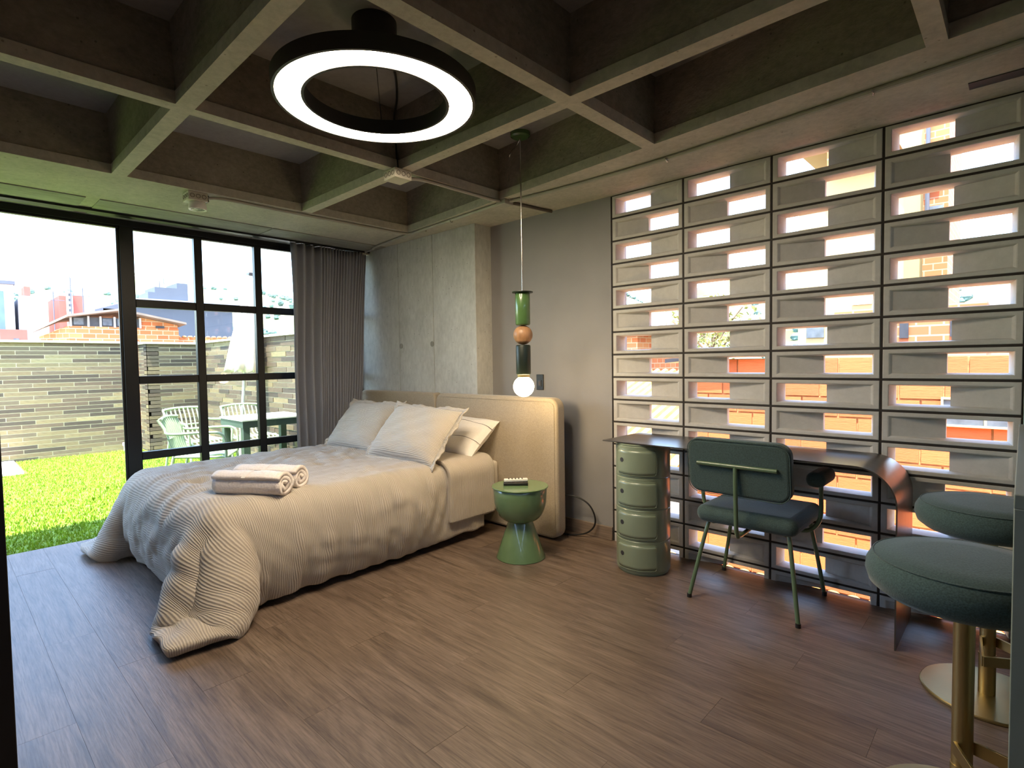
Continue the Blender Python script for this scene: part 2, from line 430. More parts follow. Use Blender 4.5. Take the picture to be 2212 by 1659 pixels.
# ------------------------------------------------------------------ room shell
CZ = 2.39      # underside of ribs
SZ = 2.72      # underside of the slab
XW = -2.90     # inner face of the window frame
XR, YF = 4.0, -5.2
fl = thing('floor', (0, 0, 0), 'wood-look plank floor in weathered taupe brown', 'floor', kind='structure')
MB().box(XW - .06, XR, YF, .06, -.05, -.006).build('underlay', 'underlay', fl)
PW, PL = .185, 1.24
pm = unit_box('plank', 'plank')
row = 0; y = .03
while y > YF:
    x = XW - .05 - PL * ((row * .37) % 1)
    while x < XR:
        a, b = max(x, XW - .05), min(x + PL, XR)
        if b - a > .02 and not (y < -3.9 and False):
            raw('plank', pm, fl, ((a + b) / 2, y - PW / 2, -.006 + rnd.uniform(-.0003, .0003)), (b - a - .0008, PW - .0008, .012))
        x += PL
    y -= PW; row += 1

ce = thing('ceiling', (0, 0, CZ), 'raw concrete waffle slab ceiling with deep coffers', 'ceiling', kind='structure')
MB().box(-3.3, XR + .2, YF - .2, .09, SZ, SZ + .2).build('slab', 'conc_slab', ce)
XS = [(-.655, -.585), (.58, .655), (1.80, 1.865), (3.03, 3.10)]
YS = [(-4.765, -4.69), (-3.62, -3.545), (-2.475, -2.40), (-1.33, -1.255)]
def yedge(x): return -.548 - .0875 * x
LIP = .055
def rib(a, b, c0, c1, along, b2=None):
    # smooth lip with vertical faces, then a drafted web of darker, browner concrete up to the slab
    b2 = b if b2 is None else b2
    def hx(lo, hi, z0, z1, d=0):
        if along == 'X': return MB().hexa([(a, lo, z0), (b, lo, z0), (b, hi, z0), (a, hi, z0)], [(a, lo - d, z1), (b, lo - d, z1), (b, hi + d, z1), (a, hi + d, z1)])
        return MB().hexa([(lo, a, z0), (hi, a, z0), (hi, b2, z0), (lo, b, z0)], [(lo - d, a, z1), (hi + d, a, z1), (hi + d, b2, z1), (lo - d, b, z1)])
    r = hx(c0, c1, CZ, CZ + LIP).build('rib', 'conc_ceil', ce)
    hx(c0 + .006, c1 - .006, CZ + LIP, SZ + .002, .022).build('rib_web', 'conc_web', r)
for y0, y1 in YS: rib(-1.79, XR, y0, y1, 'X')
ycuts = [YF] + [v for p in YS for v in p]
for (x0, x1) in XS:
    segs = [(ycuts[0], ycuts[1])] + [(YS[i][1], YS[i + 1][0]) for i in range(len(YS) - 1)]
    for a, b in segs: rib(a, b, x0, x1, 'Y')
    rib(YS[-1][1], yedge(x0), x0, x1, 'Y', yedge(x1))
# edge beams: along the window and along the back wall (its inner edge runs slightly askew)
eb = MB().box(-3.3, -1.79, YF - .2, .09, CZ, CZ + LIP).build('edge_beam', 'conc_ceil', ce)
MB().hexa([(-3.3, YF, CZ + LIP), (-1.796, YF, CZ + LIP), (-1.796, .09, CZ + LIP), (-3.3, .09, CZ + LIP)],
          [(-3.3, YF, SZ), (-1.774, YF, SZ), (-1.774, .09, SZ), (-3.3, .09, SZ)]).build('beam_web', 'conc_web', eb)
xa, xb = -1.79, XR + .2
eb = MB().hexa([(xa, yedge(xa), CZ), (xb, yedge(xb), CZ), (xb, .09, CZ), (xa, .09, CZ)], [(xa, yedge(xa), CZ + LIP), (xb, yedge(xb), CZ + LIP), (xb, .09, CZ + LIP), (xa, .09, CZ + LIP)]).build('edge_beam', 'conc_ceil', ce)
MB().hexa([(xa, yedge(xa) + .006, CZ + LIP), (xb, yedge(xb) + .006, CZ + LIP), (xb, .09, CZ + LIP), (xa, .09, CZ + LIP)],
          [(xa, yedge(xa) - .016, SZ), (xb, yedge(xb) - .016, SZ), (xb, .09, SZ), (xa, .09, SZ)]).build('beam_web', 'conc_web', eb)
# cut-in soffit panels beside the window
for a, b in ((-4.6, -3.62), (-3.58, -2.495), (-2.42, -1.28), (-1.268, -.19)):
    MB().box(-2.895, -2.42, a, b, CZ - .006, CZ + .002).build('soffit_panel', 'conc_panel', ce)
# dark ventilation slot near the block wall
MB().box(1.893, 2.75, -.252, -.180, CZ - .004, CZ + .001).build('vent_slot', 'dark_w', ce)

# back wall: plaster part, pierced concrete blocks with dark joints
wb = thing('wall_back', (0, 0, 0), 'back wall of taupe plaster beside a pierced concrete block screen', 'wall', kind='structure')
MB().box(-3.3, -.006, 0, .20, 0, CZ + .1).build('plaster', 'plaster', wb)
BP, BH, ZF = .5208, .155, .0647        # block pitch, row height, top of the cut bottom row
JT = .012; BD = .085
def block_mesh(name, left, zcut=0.0):
    """pierced block: rim, funnel opening on one half, slanted panel on the other; local origin bottom left, +y goes outward"""
    W_, H_ = BP - JT, BH - JT
    mx, mz = .026, .019; xm = .262; t = .007
    def X(x): return x if left else W_ - x
    z0 = zcut
    zi0 = max(mz, z0); zb0 = max(mz + t, z0)
    def p(x, y_, z): return (X(x), y_, z)
    V = [p(0, 0, z0), p(W_, 0, z0), p(W_, 0, H_), p(0, 0, H_),                                  # 0-3 outer front
         p(mx, 0, zi0), p(xm, 0, zi0), p(W_ - mx, 0, zi0), p(W_ - mx, 0, H_ - mz), p(xm, 0, H_ - mz), p(mx, 0, H_ - mz),   # 4-9 rim
         p(W_ - mx - .012, .010, zb0), p(W_ - mx - .012, .010, H_ - mz - t),                     # 10,11 panel far end
         p(xm, .055, zb0), p(xm, .055, H_ - mz - t),                                             # 12,13 panel edge
         p(mx + .020, BD, zb0), p(xm, BD, zb0), p(xm, BD, H_ - mz - t), p(mx + .020, BD, H_ - mz - t),   # 14-17 back hole
         p(0, BD, z0), p(W_, BD, z0), p(W_, BD, H_), p(0, BD, H_)]                               # 18-21 outer back
    Fc = [(3, 2, 7, 8, 9), (1, 2, 7, 6), (0, 3, 9, 4),
          (10, 12, 13, 11), (12, 15, 16, 13), (6, 10, 11, 7), (4, 14, 17, 9),
          (9, 8, 13, 16, 17), (8, 7, 11, 13),
          (3, 21, 20, 2), (0, 18, 21, 3), (1, 2, 20, 19),
          (21, 17, 16, 20), (18, 14, 17, 21), (15, 19, 20, 16)]
    if zcut < mz:
        Fc += [(0, 4, 5, 6, 1), (4, 5, 12, 15, 14), (5, 6, 10, 12), (0, 1, 19, 18), (18, 19, 15, 14)]
    me = bpy.data.meshes.new(name); me.from_pydata([(a, b, c) for a, b, c in V], [], Fc)
    bm = bmesh.new(); bm.from_mesh(me); bmesh.ops.recalc_face_normals(bm, faces=bm.faces)
    bmesh.ops.bevel(bm, geom=[e for e in bm.edges if all(v.index < 10 for v in e.verts)], offset=.0025, segments=1, affect='EDGES')
    bm.to_mesh(me); bm.free()
    me.materials.append(M['conc_block']); return me
bl, br = block_mesh('block', True), block_mesh('block', False)
cutz = BH - ZF - JT / 2
blc, brc = block_mesh('block', True, cutz), block_mesh('block', False, cutz)
NC = 6
for c in range(NC):
    for r in range(16):
        left = (r % 2 == 0)
        zb = ZF + (14 - r) * BH + JT / 2
        me = (bl if left else br) if r < 15 else (blc if left else brc)
        raw('block', me, wb, (c * BP + JT / 2, 0, zb))
for r in range(16):
    z = ZF + (15 - r) * BH
    MB().box(0, NC * BP, .005, BD - .004, z - JT / 2, z + JT / 2 + (0.004 if r == 0 else 0)).build('joint_strip', 'joint', wb)
for c in range(NC + 1):
    for r in range(16):
        z1 = ZF + (15 - r) * BH - JT / 2; z0 = max(0, z1 - BH + JT)
        MB().box(c * BP - JT / 2, c * BP + JT / 2, .005, BD - .004, z0, z1).build('joint_strip', 'joint', wb)
MB().box(NC * BP + .006, XR + .2, 0, .2, 0, CZ + .1).build('plaster', 'plaster', wb)
bb = thing('baseboard_back', (-.6, 0, 0), 'brown wood baseboard along the plaster wall', 'baseboard', kind='structure')
MB().box(-1.17, -.006, -.014, 0, 0, .095).build('board', 'baseboard', bb, bevel=.003)
# concrete column with vertical form seams and tie holes
co = thing('column', (-2.0, -.09, 0), 'exposed concrete column with vertical form seams behind the headboard', 'column', kind='structure')
MB().box(-3.3, -1.178, -.176, .02, 0, CZ + .01).build('core', 'conc_col', co, bevel=.004)
for a, b in ((-3.1, -2.244), (-2.238, -1.728), (-1.722, -1.176)):
    MB().box(a, b, -.183, -.172, 0, CZ).build('formed_panel', 'conc_col', co, bevel=.0015)
for x, z in ((-2.212, 1.43), (-1.748, 1.435), (-2.215, .6), (-1.75, .6)):
    mb = MB().lathe([(.024, 0), (.024, .004), (.018, .005)], 20); mb.xf(Matrix.Translation((x, -.183, z)) @ Matrix.Rotation(PI / 2, 4, 'X'))
    mb.build('tie_plug', 'conc_panel', co, smooth=True)
# remaining walls
wl = thing('wall_left', (XW, -4.6, 0), 'plaster wall beside the glazing', 'wall', kind='structure')
MB().box(XW - .2, XW, YF, -3.75, 0, CZ + .05).build('plaster', 'plaster', wl)
wr = thing('wall_right', (XR, -2.5, 0), 'plain plaster wall on the kitchen side', 'wall', kind='structure')
MB().box(XR, XR + .2, YF, .2, 0, CZ + .1).build('plaster', 'plaster', wr)
wf = thing('wall_front', (0, YF, 0), 'plain plaster wall behind the viewer', 'wall', kind='structure')
MB().box(-3.3, XR + .2, YF - .2, YF, 0, CZ + .1).build('plaster', 'plaster', wf)
# black jamb close to the viewer
tr = thing('trim_1', (-.2, -3.15, 0), 'black metal jamb at the edge of the view', 'jamb', kind='structure')
MB().box(-.25, -.15, -3.2, -3.102, 0, CZ - .001).build('jamb', 'black', tr, bevel=.003)

# glazing
wn = thing('window_1', (XW, -2, 0), 'black steel framed grid window with an open door bay', 'window', kind='structure')
FX0, FX1 = XW - .05, XW
T = (1.761, 1.168, .577)
YW1 = -.16
def bar(name, y0, y1, z0, z1, d0=0, d1=0): return MB().box(FX0 - d0, FX1 + d1, y0, y1, z0, z1).build(name, 'black', wn, bevel=.003)
bar('header', -3.75, YW1, 2.335, CZ - .006)
bar('header_track', -3.75, YW1, 2.318, 2.335, -.012, -.012)
bar('sill', -2.2, YW1, 0, .035)
bar('post', -2.225, -2.135, .0, 2.335)
bar('post_fin', -2.243, -2.225, .0, 2.318, -.015, -.015)
for yc in (-1.689, -1.208, -.727):
    bar('mullion', yc - .03, yc + .03, .035, 2.318, 0, .004)
bar('mullion', -.20, YW1, .035, 2.318)
ye = [-2.135, -1.719, -1.659, -1.238, -1.178, -.757, -.697, -.20]
for k in range(4):
    for z in T: bar('transom', ye[2 * k], ye[2 * k + 1], z - .03, z + .03)
    zs = [.035] + [v for z in reversed(T) for v in (z - .03, z + .03)] + [2.318]
    for q in range(4):
        MB().box(XW - .028, XW - .023, ye[2 * k] - .001, ye[2 * k + 1] + .001, zs[2 * q], zs[2 * q + 1]).build('pane', 'glass', wn)
bar('jamb', -3.75, -3.70, 0, 2.318)

# ------------------------------------------------------------------ ceiling fittings
def canopy_light():
    c = (0.02, -1.868)
    t = thing('ring_light', (c[0], c[1], 2.385), 'large glowing ring-shaped ceiling light with dark body', 'ceiling light')
    ro, ri, z0, z1 = .423, .298, 2.388, 2.450
    MB().torus_prof([(ri, z0), (ri - .004, z1), (ro + .004, z1), (ro, z0), (ro - .012, z0), (ro - .012, z0 + .012), (ri + .012, z0 + .012), (ri + .012, z0)], 96, (c[0], c[1], 0)).build('ring_body', 'ring_body', t, smooth=30)
    MB().torus_prof([(ri + .0125, z0 + .002), (ri + .0125, z0 + .0115), (ro - .0125, z0 + .0115), (ro - .0125, z0 + .002)], 96, (c[0], c[1], 0)).build('diffuser', 'led', t, smooth=30)
    k = (.036, -1.884)
    MB().lathe([(.092, 2.60), (.094, 2.604), (.094, SZ)], 40, (k[0], k[1], 0)).build('ceiling_rose', 'ring_body', t, smooth=30)
    MB().lathe([(.072, 2.575), (.085, 2.58), (.085, 2.6)], 40, (k[0], k[1], 0)).build('driver_cap', 'blackp', t, smooth=30)
    for a in (.4, 2.5, 4.6):
        MB().tube([(k[0] + .06 * math.cos(a), k[1] + .06 * math.sin(a), 2.59), (c[0] + .36 * math.cos(a), c[1] + .36 * math.sin(a), 2.448)], .0022, 6).build('suspension_wire', 'blackp', t)
canopy_light()
def spline(pts, n=8):
    P = [Vector(p) for p in pts]; out = []
    for i in range(len(P) - 1):
        p0, p1, p2, p3 = P[max(i - 1, 0)], P[i], P[i + 1], P[min(i + 2, len(P) - 1)]
        for k in range(n):
            t = k / n
            out.append(.5 * ((2 * p1) + (-p0 + p2) * t + (2 * p0 - 5 * p1 + 4 * p2 - p3) * t * t + (-p0 + 3 * p1 - 3 * p2 + p3) * t ** 3))
    out.append(P[-1]); return out
def cable(name, pts, r, mat, label, cat, group=None, n=8):
    return tag(MB().tube(spline(pts, n), r, 8).build(name, mat, smooth=True), label, cat, group)

def pendant():
    x, y = -.282, -.61
    t = thing('pendant_lamp', (x, y, 1.036), 'bead pendant lamp of green and dark cylinders, wooden ball and glowing globe', 'pendant lamp')
    c = (x, y, 0)
    MB().lathe([(.05, SZ - .03), (.062, SZ - .022), (.064, SZ)], 32, c).build('ceiling_rose', 'green_lamp', t, smooth=30)
    MB().tube([(x, y, SZ - .03), (x, y, 1.715)], .0045, 10).build('stem', 'chrome', t, smooth=True)
    MB().lathe([(.067, 1.709), (.068, 1.712), (.067, 1.715)], 40, c).build('cap_disc', 'green_dark', t, smooth=30)
    MB().lathe([(.040, 1.500), (.045, 1.503), (.048, 1.510), (.048, 1.702), (.045, 1.708), (.04, 1.709)], 40, c).build('green_cylinder', 'green_lamp', t, smooth=50)
    MB().sphere((x, y, 1.438), .0625, 32, 20).build('wood_ball', 'wood_ball', t, smooth=True)
    MB().lathe([(.040, 1.180), (.045, 1.183), (.0475, 1.190), (.0475, 1.366), (.045, 1.372), (.04, 1.374)], 40, c).build('dark_cylinder', 'green_dark', t, smooth=50)
    MB().lathe([(.038, 1.165), (.04, 1.182)], 32, c).build('bulb_collar', 'brass', t, smooth=30)
    MB().sphere((x, y, 1.105), .0675, 32, 20).build('bulb', 'bulb', t, smooth=True)
pendant()

JB = 'junction boxes on the ceiling'
def jbox(c, s, h, mat, label, knock=True, rot=0):
    t = thing('junction_box', (c[0], c[1], CZ), label, 'junction box', JB); t.rotation_euler.z = rot
    o = MB().box(-s / 2, s / 2, -s / 2, s / 2, -h, 0).build('body', mat, None, bevel=.003, origin=(0, 0, 0)); o.parent = t; o.location = (0, 0, 0)
    if knock:
        for sx in (-.3, 0, .3):
            for ang in (0, PI / 2, PI, 3 * PI / 2):
                mb = MB().torus_prof([(.011, 0), (.011, .0025), (.0135, .0025), (.0135, 0)], 16)
                mb.xf(Matrix.Rotation(ang, 4, 'Z') @ Matrix.Translation((s / 2 - .001, sx * s, -h / 2)) @ Matrix.Rotation(PI / 2, 4, 'Y'))
                k = mb.build('knockout', 'jboxd', None, smooth=True, origin=(0, 0, 0)); k.parent = t; k.location = (0, 0, 0)
    return t
jbox((-.612, -1.32), .115, .055, 'jbox', 'pale steel junction box with round knockouts at the rib crossing')
jbox((-.578, -.452), .085, .035, 'conduit', 'grey junction box where the conduits meet near the pendant', False)
jbox((-2.78, -.235), .115, .035, 'jbox', 'flat grey junction box in the corner above the curtain', False)
jbox((-1.872, -2.012), .115, .055, 'jbox', 'junction box carrying the round spotlight above the window')
st = thing('spotlight', (-1.872, -2.0, 2.27), 'small round white spotlight under a ceiling junction box', 'spotlight')
MB().lathe([(.040, 2.290), (.052, 2.287), (.055, 2.295), (.050, 2.325), (.045, 2.335)], 32, (-1.872, -2.0, 0), cap=False).build('housing', 'white_pl', st, smooth=50)
MB().lathe([(.001, 2.294), (.040, 2.290), (.040, 2.296)], 32, (-1.872, -2.0, 0)).build('lens', 'lens', st, smooth=30)
MB().box(-1.905, -1.84, -1.945, -1.94, 2.345, 2.385).build('bracket', 'jboxd', st)
zc = CZ - .012
cable('conduit', [(-1.84, -1.945, zc - .012), (-1.83, -1.85, zc), (-1.835, -1.5, zc), (-1.83, -.9, zc), (-1.82, -.46, zc), (-1.76, -.37, zc), (-1.6, -.345, zc)], .011, 'conduit', 'grey conduit running along the window beam from the spotlight', 'conduit')
cable('conduit', [(-2.72, -.235, zc), (-2.55, -.25, zc), (-2.4, -.30, zc), (-1.7, -.37, zc), (-1.1, -.415, zc), (-.63, -.45, zc)], .012, 'conduit', 'grey conduit above the concrete column towards the corner', 'conduit')
cable('conduit', [(-.53, -.452, zc), (-.45, -.43, zc), (0, -.40, zc), (.6, -.40, zc), (1.2, -.45, zc), (2.2, -.54, zc), (3.9, -.69, zc)], .012, 'conduit', 'long grey conduit running above the block wall', 'conduit')
cable('conduit', [(-.612, -1.262, zc - .02), (-.605, -1.15, zc), (-.60, -.9, zc), (-.595, -.62, zc), (-.58, -.5, zc)], .011, 'conduit', 'short grey conduit along the rib between two junction boxes', 'conduit')
cable('conduit', [(-.56, -.41, zc), (-.54, -.3, zc), (-.515, -.12, zc), (-.50, -.03, zc)], .011, 'jboxd', 'dark conduit stub from the junction box to the plaster wall', 'conduit')
for x, y in ((.62, -.40), (-1.2, -.407), (1.6, -.487)):
    tag(MB().tube(arc((x, zc), .016, PI, 0, 10, 'XZ', y) if False else arc((y, zc), .0165, PI, 2 * PI, 10, 'YZ', x), .003, 6).build('pipe_clip', 'chrome', smooth=True), {.62: 'steel pipe clip on the conduit above the second block column', -1.2: 'steel pipe clip on the conduit above the concrete column', 1.6: 'steel pipe clip on the conduit above the fourth block column'}[x], 'pipe clip', 'pipe clips')
cable('lamp_cable', [(-.05, -1.80, 2.70), (-.2, -1.62, 2.708), (-.42, -1.45, 2.705), (-.57, -1.365, 2.66), (-.585, -1.345, 2.5), (-.59, -1.335, CZ)], .006, 'copperw', 'black cable from the ring light down to the rib junction box', 'cable')
cable('lamp_cable', [(-.282, -.61, SZ - .035), (-.33, -.585, SZ - .05), (-.44, -.53, SZ - .06), (-.475, -.51, SZ - .10), (-.485, -.5, 2.5), (-.49, -.49, 2.44), (-.52, -.465, 2.385)], .0045, 'chrome', 'thin white cable from the bead pendant to the junction box', 'cable')

# ------------------------------------------------------------------ curtain
def curtain():
    t = thing('curtain', (-2.73, -.6, 0), 'grey pleated floor-length curtain gathered in the window corner', 'curtain')
    G = []
    nz, ny = 26, 260
    for j in range(nz + 1):
        v = j / nz; z = 2.365 - v * 2.345
        rowp = []
        for i in range(ny + 1):
            u = i / ny
            yend = -.21 - .19 * v ** 1.2
            y = -.985 + u * (yend + .985) + .006 * math.sin(9 * v + 3 * u)
            if u < .36: ph = 2 * PI * 3.2 * (u / .36); amp = .030 + .02 * v
            else: ph = 2 * PI * (3.2 + 16 * (u - .36) / .64); amp = .020 + .010 * v + .010 * math.sin(23 * u)
            x = -2.735 + amp * math.sin(ph + .5 * math.sin(3 * v)) + .012 * math.sin(17 * u + 4 * v)
            rowp.append((x, y, z))
        G.append(rowp)
    o = MB().grid(G).build('cloth', 'curtain', t, smooth=180)
    s = o.modifiers.new('thick', 'SOLIDIFY'); s.thickness = .003
    MB().box(-2.775, -2.70, -3.6, -.19, CZ - .022, CZ - .007).build('track', 'black', t)
curtain()

# ------------------------------------------------------------------ cloth solver for the bedding
def drape(nx, ny, x0, x1, y0, y1, z, sdfs, steps, iters=12, seed=1, floor=.012, friction=.55, bend=.25):
    rs = np.random.RandomState(seed)
    X, Y = np.meshgrid(np.linspace(x0, x1, nx), np.linspace(y0, y1, ny))
    p = np.stack([X, Y, np.full_like(X, z) + rs.uniform(-.004, .004, X.shape)], -1)
    v = np.zeros_like(p); dx = (x1 - x0) / (nx - 1); dy = (y1 - y0) / (ny - 1); dd = math.hypot(dx, dy)
    A = slice(None)
    batches = []
    def pair(sa, sb, rest, k): batches.append((sa, sb, rest, k))
    for o in (0, 1):
        n = (nx - o) // 2; pair((A, slice(o, o + 2 * n, 2)), (A, slice(o + 1, o + 1 + 2 * n, 2)), dx, 1.)
        n = (ny - o) // 2; pair((slice(o, o + 2 * n, 2), A), (slice(o + 1, o + 1 + 2 * n, 2), A), dy, 1.)
    for o in (0, 1):
        n = (nx - o) // 2
        pair((slice(0, -1), slice(o, o + 2 * n, 2)), (slice(1, None), slice(o + 1, o + 1 + 2 * n, 2)), dd, .35)
        pair((slice(1, None), slice(o, o + 2 * n, 2)), (slice(0, -1), slice(o + 1, o + 1 + 2 * n, 2)), dd, .35)
    for o in range(4):
        if True:
            ia = [i for i in range(nx - 2) if (i // 2) % 2 == o % 2 and i % 2 == o // 2]
            ib = [i + 2 for i in ia]; pair((A, ia), (A, ib), 2 * dx, bend)
            ja = [i for i in range(ny - 2) if (i // 2) % 2 == o % 2 and i % 2 == o // 2]
            jb = [i + 2 for i in ja]; pair((ja, A), (jb, A), 2 * dy, bend)
    for o in range(8):
        ia = [i for i in range(nx - 4) if (i // 4) % 2 == o % 2 and i % 4 == o // 2]
        ib = [i + 4 for i in ia]; pair((A, ia), (A, ib), 4 * dx, bend)
        ja = [i for i in range(ny - 4) if (i // 4) % 2 == o % 2 and i % 4 == o // 2]
        jb = [i + 4 for i in ja]; pair((ja, A), (jb, A), 4 * dy, bend)
    dt = 1 / 50
    for s in range(steps):
        v[..., 2] -= 9.8 * dt; v *= .985 if s < steps * .7 else .93
        q = p + v * dt
        for it in range(iters):
            for sa, sb, rest, k in batches:
                d = q[sb] - q[sa]; L = np.sqrt((d * d).sum(-1, keepdims=True)) + 1e-9
                c = d * ((L - rest) / L * .5 * k)
                q[sa] += c; q[sb] -= c
            for sdf in sdfs:
                dist, nrm = sdf(q)
                m = dist < 0
                if m.any():
                    q[m] -= nrm[m] * dist[m][:, None]
                    tang = q[m] - p[m]; tang -= nrm[m] * (tang * nrm[m]).sum(-1, keepdims=True)
                    q[m] -= tang * friction
            m = q[..., 2] < floor
            if m.any():
                q[..., 2][m] = floor
                q[m, :2] -= (q[m, :2] - p[m, :2]) * .7
        v = (q - p) / dt; p = q
    return p
def box_sdf(x0, x1, y0, y1, z0, z1, r):
    c = np.array([(x0 + x1) / 2, (y0 + y1) / 2, (z0 + z1) / 2]); h = np.array([(x1 - x0) / 2, (y1 - y0) / 2, (z1 - z0) / 2]) - r
    def f(q):
        d = q - c; a = np.abs(d) - h; sg = np.sign(d) + (d == 0)
        out = np.maximum(a, 0); lo = np.sqrt((out ** 2).sum(-1))
        inside = np.minimum(a.max(-1), 0)
        dist = lo + inside - r
        n = out / (lo[..., None] + 1e-9) * sg
        k = a.argmax(-1); e = np.eye(3)[k] * sg
        n = np.where((lo > 1e-6)[..., None], n, e)
        return dist, n
    return f
def cloth_obj(name, p, mat, parent, thick, uvs, wrinkle=0, seed=0, offset=1.0, subsurf=1):
    ny, nx = p.shape[:2]
    if wrinkle:
        rs = np.random.RandomState(seed)
        gx, gy = np.meshgrid(np.arange(nx) / nx, np.arange(ny) / ny)
        W = np.zeros((ny, nx))
        for _ in range(26):
            a = rs.uniform(-.5, .5) + (PI / 2 if rs.rand() < .3 else 0); fr = rs.uniform(9, 26)
            s_ = np.abs(np.sin(PI * fr * (gx * math.sin(a) + gy * math.cos(a)) + rs.uniform(0, 6) + 1.6 * np.sin(2 * PI * (gx * rs.uniform(.5, 3) + gy * rs.uniform(.5, 3)) + rs.uniform(0, 6))))
            mk = np.clip(np.sin(2 * PI * (gx * rs.uniform(.6, 2.2) + rs.uniform(0, 1))) + np.sin(2 * PI * (gy * rs.uniform(.6, 2.2) + rs.uniform(0, 1))) - .5, 0, 1)
            W += (1 - s_) ** 2.2 * mk / (fr / 14)
        W *= wrinkle / 4
        du = np.gradient(p, axis=1); dv = np.gradient(p, axis=0); n = np.cross(du, dv); n /= np.linalg.norm(n, axis=-1, keepdims=True) + 1e-9
        p = p + n * W[..., None]
        p[..., 2] = np.maximum(p[..., 2], .006)
    mb = MB().grid([[tuple(map(float, q)) for q in r_] for r_ in p])
    o = mb.build(name, mat, parent, smooth=180, recalc=False)
    uvl = o.data.uv_layers.new(name='UVMap')
    idx = np.empty(len(o.data.loops), dtype=np.int32); o.data.loops.foreach_get('vertex_index', idx)
    U = uvs.reshape(-1, 2)[idx]; uvl.data.foreach_set('uv', U.astype(np.float32).ravel())
    s = o.modifiers.new('smooth', 'SUBSURF'); s.levels = subsurf; s.render_levels = subsurf
    s = o.modifiers.new('thick', 'SOLIDIFY'); s.thickness = thick; s.offset = offset
    return o

# ------------------------------------------------------------------ bed
BX0, BX1, BY0, BY1, BT = -2.36, -.84, -2.30, -.285, .515
bed = thing('bed', (-1.6, -1.28, 0), 'double bed with tall two-panel beige upholstered headboard', 'bed')
def rounded_panel(name, x0, x1, z0, z1, y0, y1, r, bev, mat, parent, corners):
    P = []
    for cx, cz, a, on_ in ((x1 - r, z1 - r, 0, corners[0]), (x0 + r, z1 - r, PI / 2, corners[1]), (x0 + r, z0 + r, PI, corners[2]), (x1 - r, z0 + r, 3 * PI / 2, corners[3])):
        rr = r if on_ else .012
        ccx = x1 - rr if cx > (x0 + x1) / 2 else x0 + rr; ccz = z1 - rr if cz > (z0 + z1) / 2 else z0 + rr
        for i in range(7):
            t = a + PI / 2 * i / 6; P.append((ccx + rr * math.cos(t), ccz + rr * math.sin(t)))
    return MB().prism(P, 'Y', y0, y1).build(name, mat, parent, bevel=bev, seg=4)
hb1 = rounded_panel('headboard_panel', -1.598, -.272, .012, 1.008, -.282, -.188, .075, .018, 'head', bed, (1, 1, 1, 1))
hb2 = rounded_panel('headboard_panel', -2.78, -1.604, .012, 1.008, -.282, -.188, .05, .018, 'head', bed, (1, 1, 1, 1))
MB().tube([(-.298, -.2835, .09)] + [(-.298, -.2835, .9)] + [(-.345 + .047 * math.cos(a), -.2835, .935 + .047 * math.sin(a)) for a in [PI / 2 * i / 6 for i in range(7)]] + [(-1.54, -.2835, .982)], .003, 6).build('piping', 'head', hb1, smooth=True)
MB().box(BX0 + .04, BX1 - .035, BY0 + .12, BY1, .13, .30).build('bed_base', 'mattress', bed, bevel=.012)
mt = MB().box(BX0, BX1, BY0, BY1, .30, BT).build('mattress', 'mattress', bed, bevel=.03, seg=4)
for x in (BX0 + .15, BX1 - .15):
    for y in (BY0 + .25, BY1 - .2):
        MB().lathe([(.02, 0), (.028, .13)], 16, (x, y, 0)).build('leg', 'black', bed, smooth=30)

bsdf = box_sdf(BX0 - .012, BX1 + .012, BY0 - .012, BY1 + .4, .02, BT + .006, .05)
ns = (84, 78)
DX0, DX1, DY0, DY1 = -2.75, -.44, -2.715, -.50
p = drape(ns[0], ns[1], DX0, DX1, DY0, DY1, BT + .03, [bsdf], 120, 10, seed=3)
gu, gv = np.meshgrid(np.linspace(DX0, DX1, ns[0]), np.linspace(DY0, DY1, ns[1]))
# plump filling: the hanging sides bulge outwards between the mattress edge and the hem
over = np.maximum(np.maximum(gu - BX1, BX0 - gu), BY0 - gv)
hang = np.clip((over + .06) / (.40 + .06), 0, 1)
puff = .060 * np.sin(PI * hang) ** .8 * (.1 + .9 * np.clip((-.84 - gv) / .25, 0, 1))
nn_ = np.cross(np.gradient(p, axis=1), np.gradient(p, axis=0)); nn_ /= np.linalg.norm(nn_, axis=-1, keepdims=True) + 1e-9
for _ in range(6):
    nn_[1:-1, 1:-1] = (nn_[:-2, 1:-1] + nn_[2:, 1:-1] + nn_[1:-1, :-2] + nn_[1:-1, 2:] + nn_[1:-1, 1:-1]) / 5
p = p + nn_ * puff[..., None]; p[..., 2] = np.maximum(p[..., 2], .012)
dv = cloth_obj('duvet', p, 'duvet', None, .042, np.stack([gu, gv], -1), wrinkle=.055, seed=5)
tag(dv, 'beige striped duvet spread over the bed with corners trailing on the floor', 'duvet')
# turned-down cuff lying over the duvet's head end
csdf = box_sdf(BX0 - .066, BX1 + .066, BY0 - .05, BY1 + .4, .02, BT + .046, .07)
cs = (84, 16)
p2 = drape(cs[0], cs[1], DX0 - .02, DX1 + .0, -.86, -.43, BT + .07, [csdf], 110, 10, seed=9)
gu, gv = np.meshgrid(np.linspace(DX0, DX1, cs[0]), np.linspace(-.86, -.43, cs[1]))
cloth_obj('turned_down_cuff', p2, 'duvet', dv, .028, np.stack([gu, gv], -1), wrinkle=.018, seed=6)

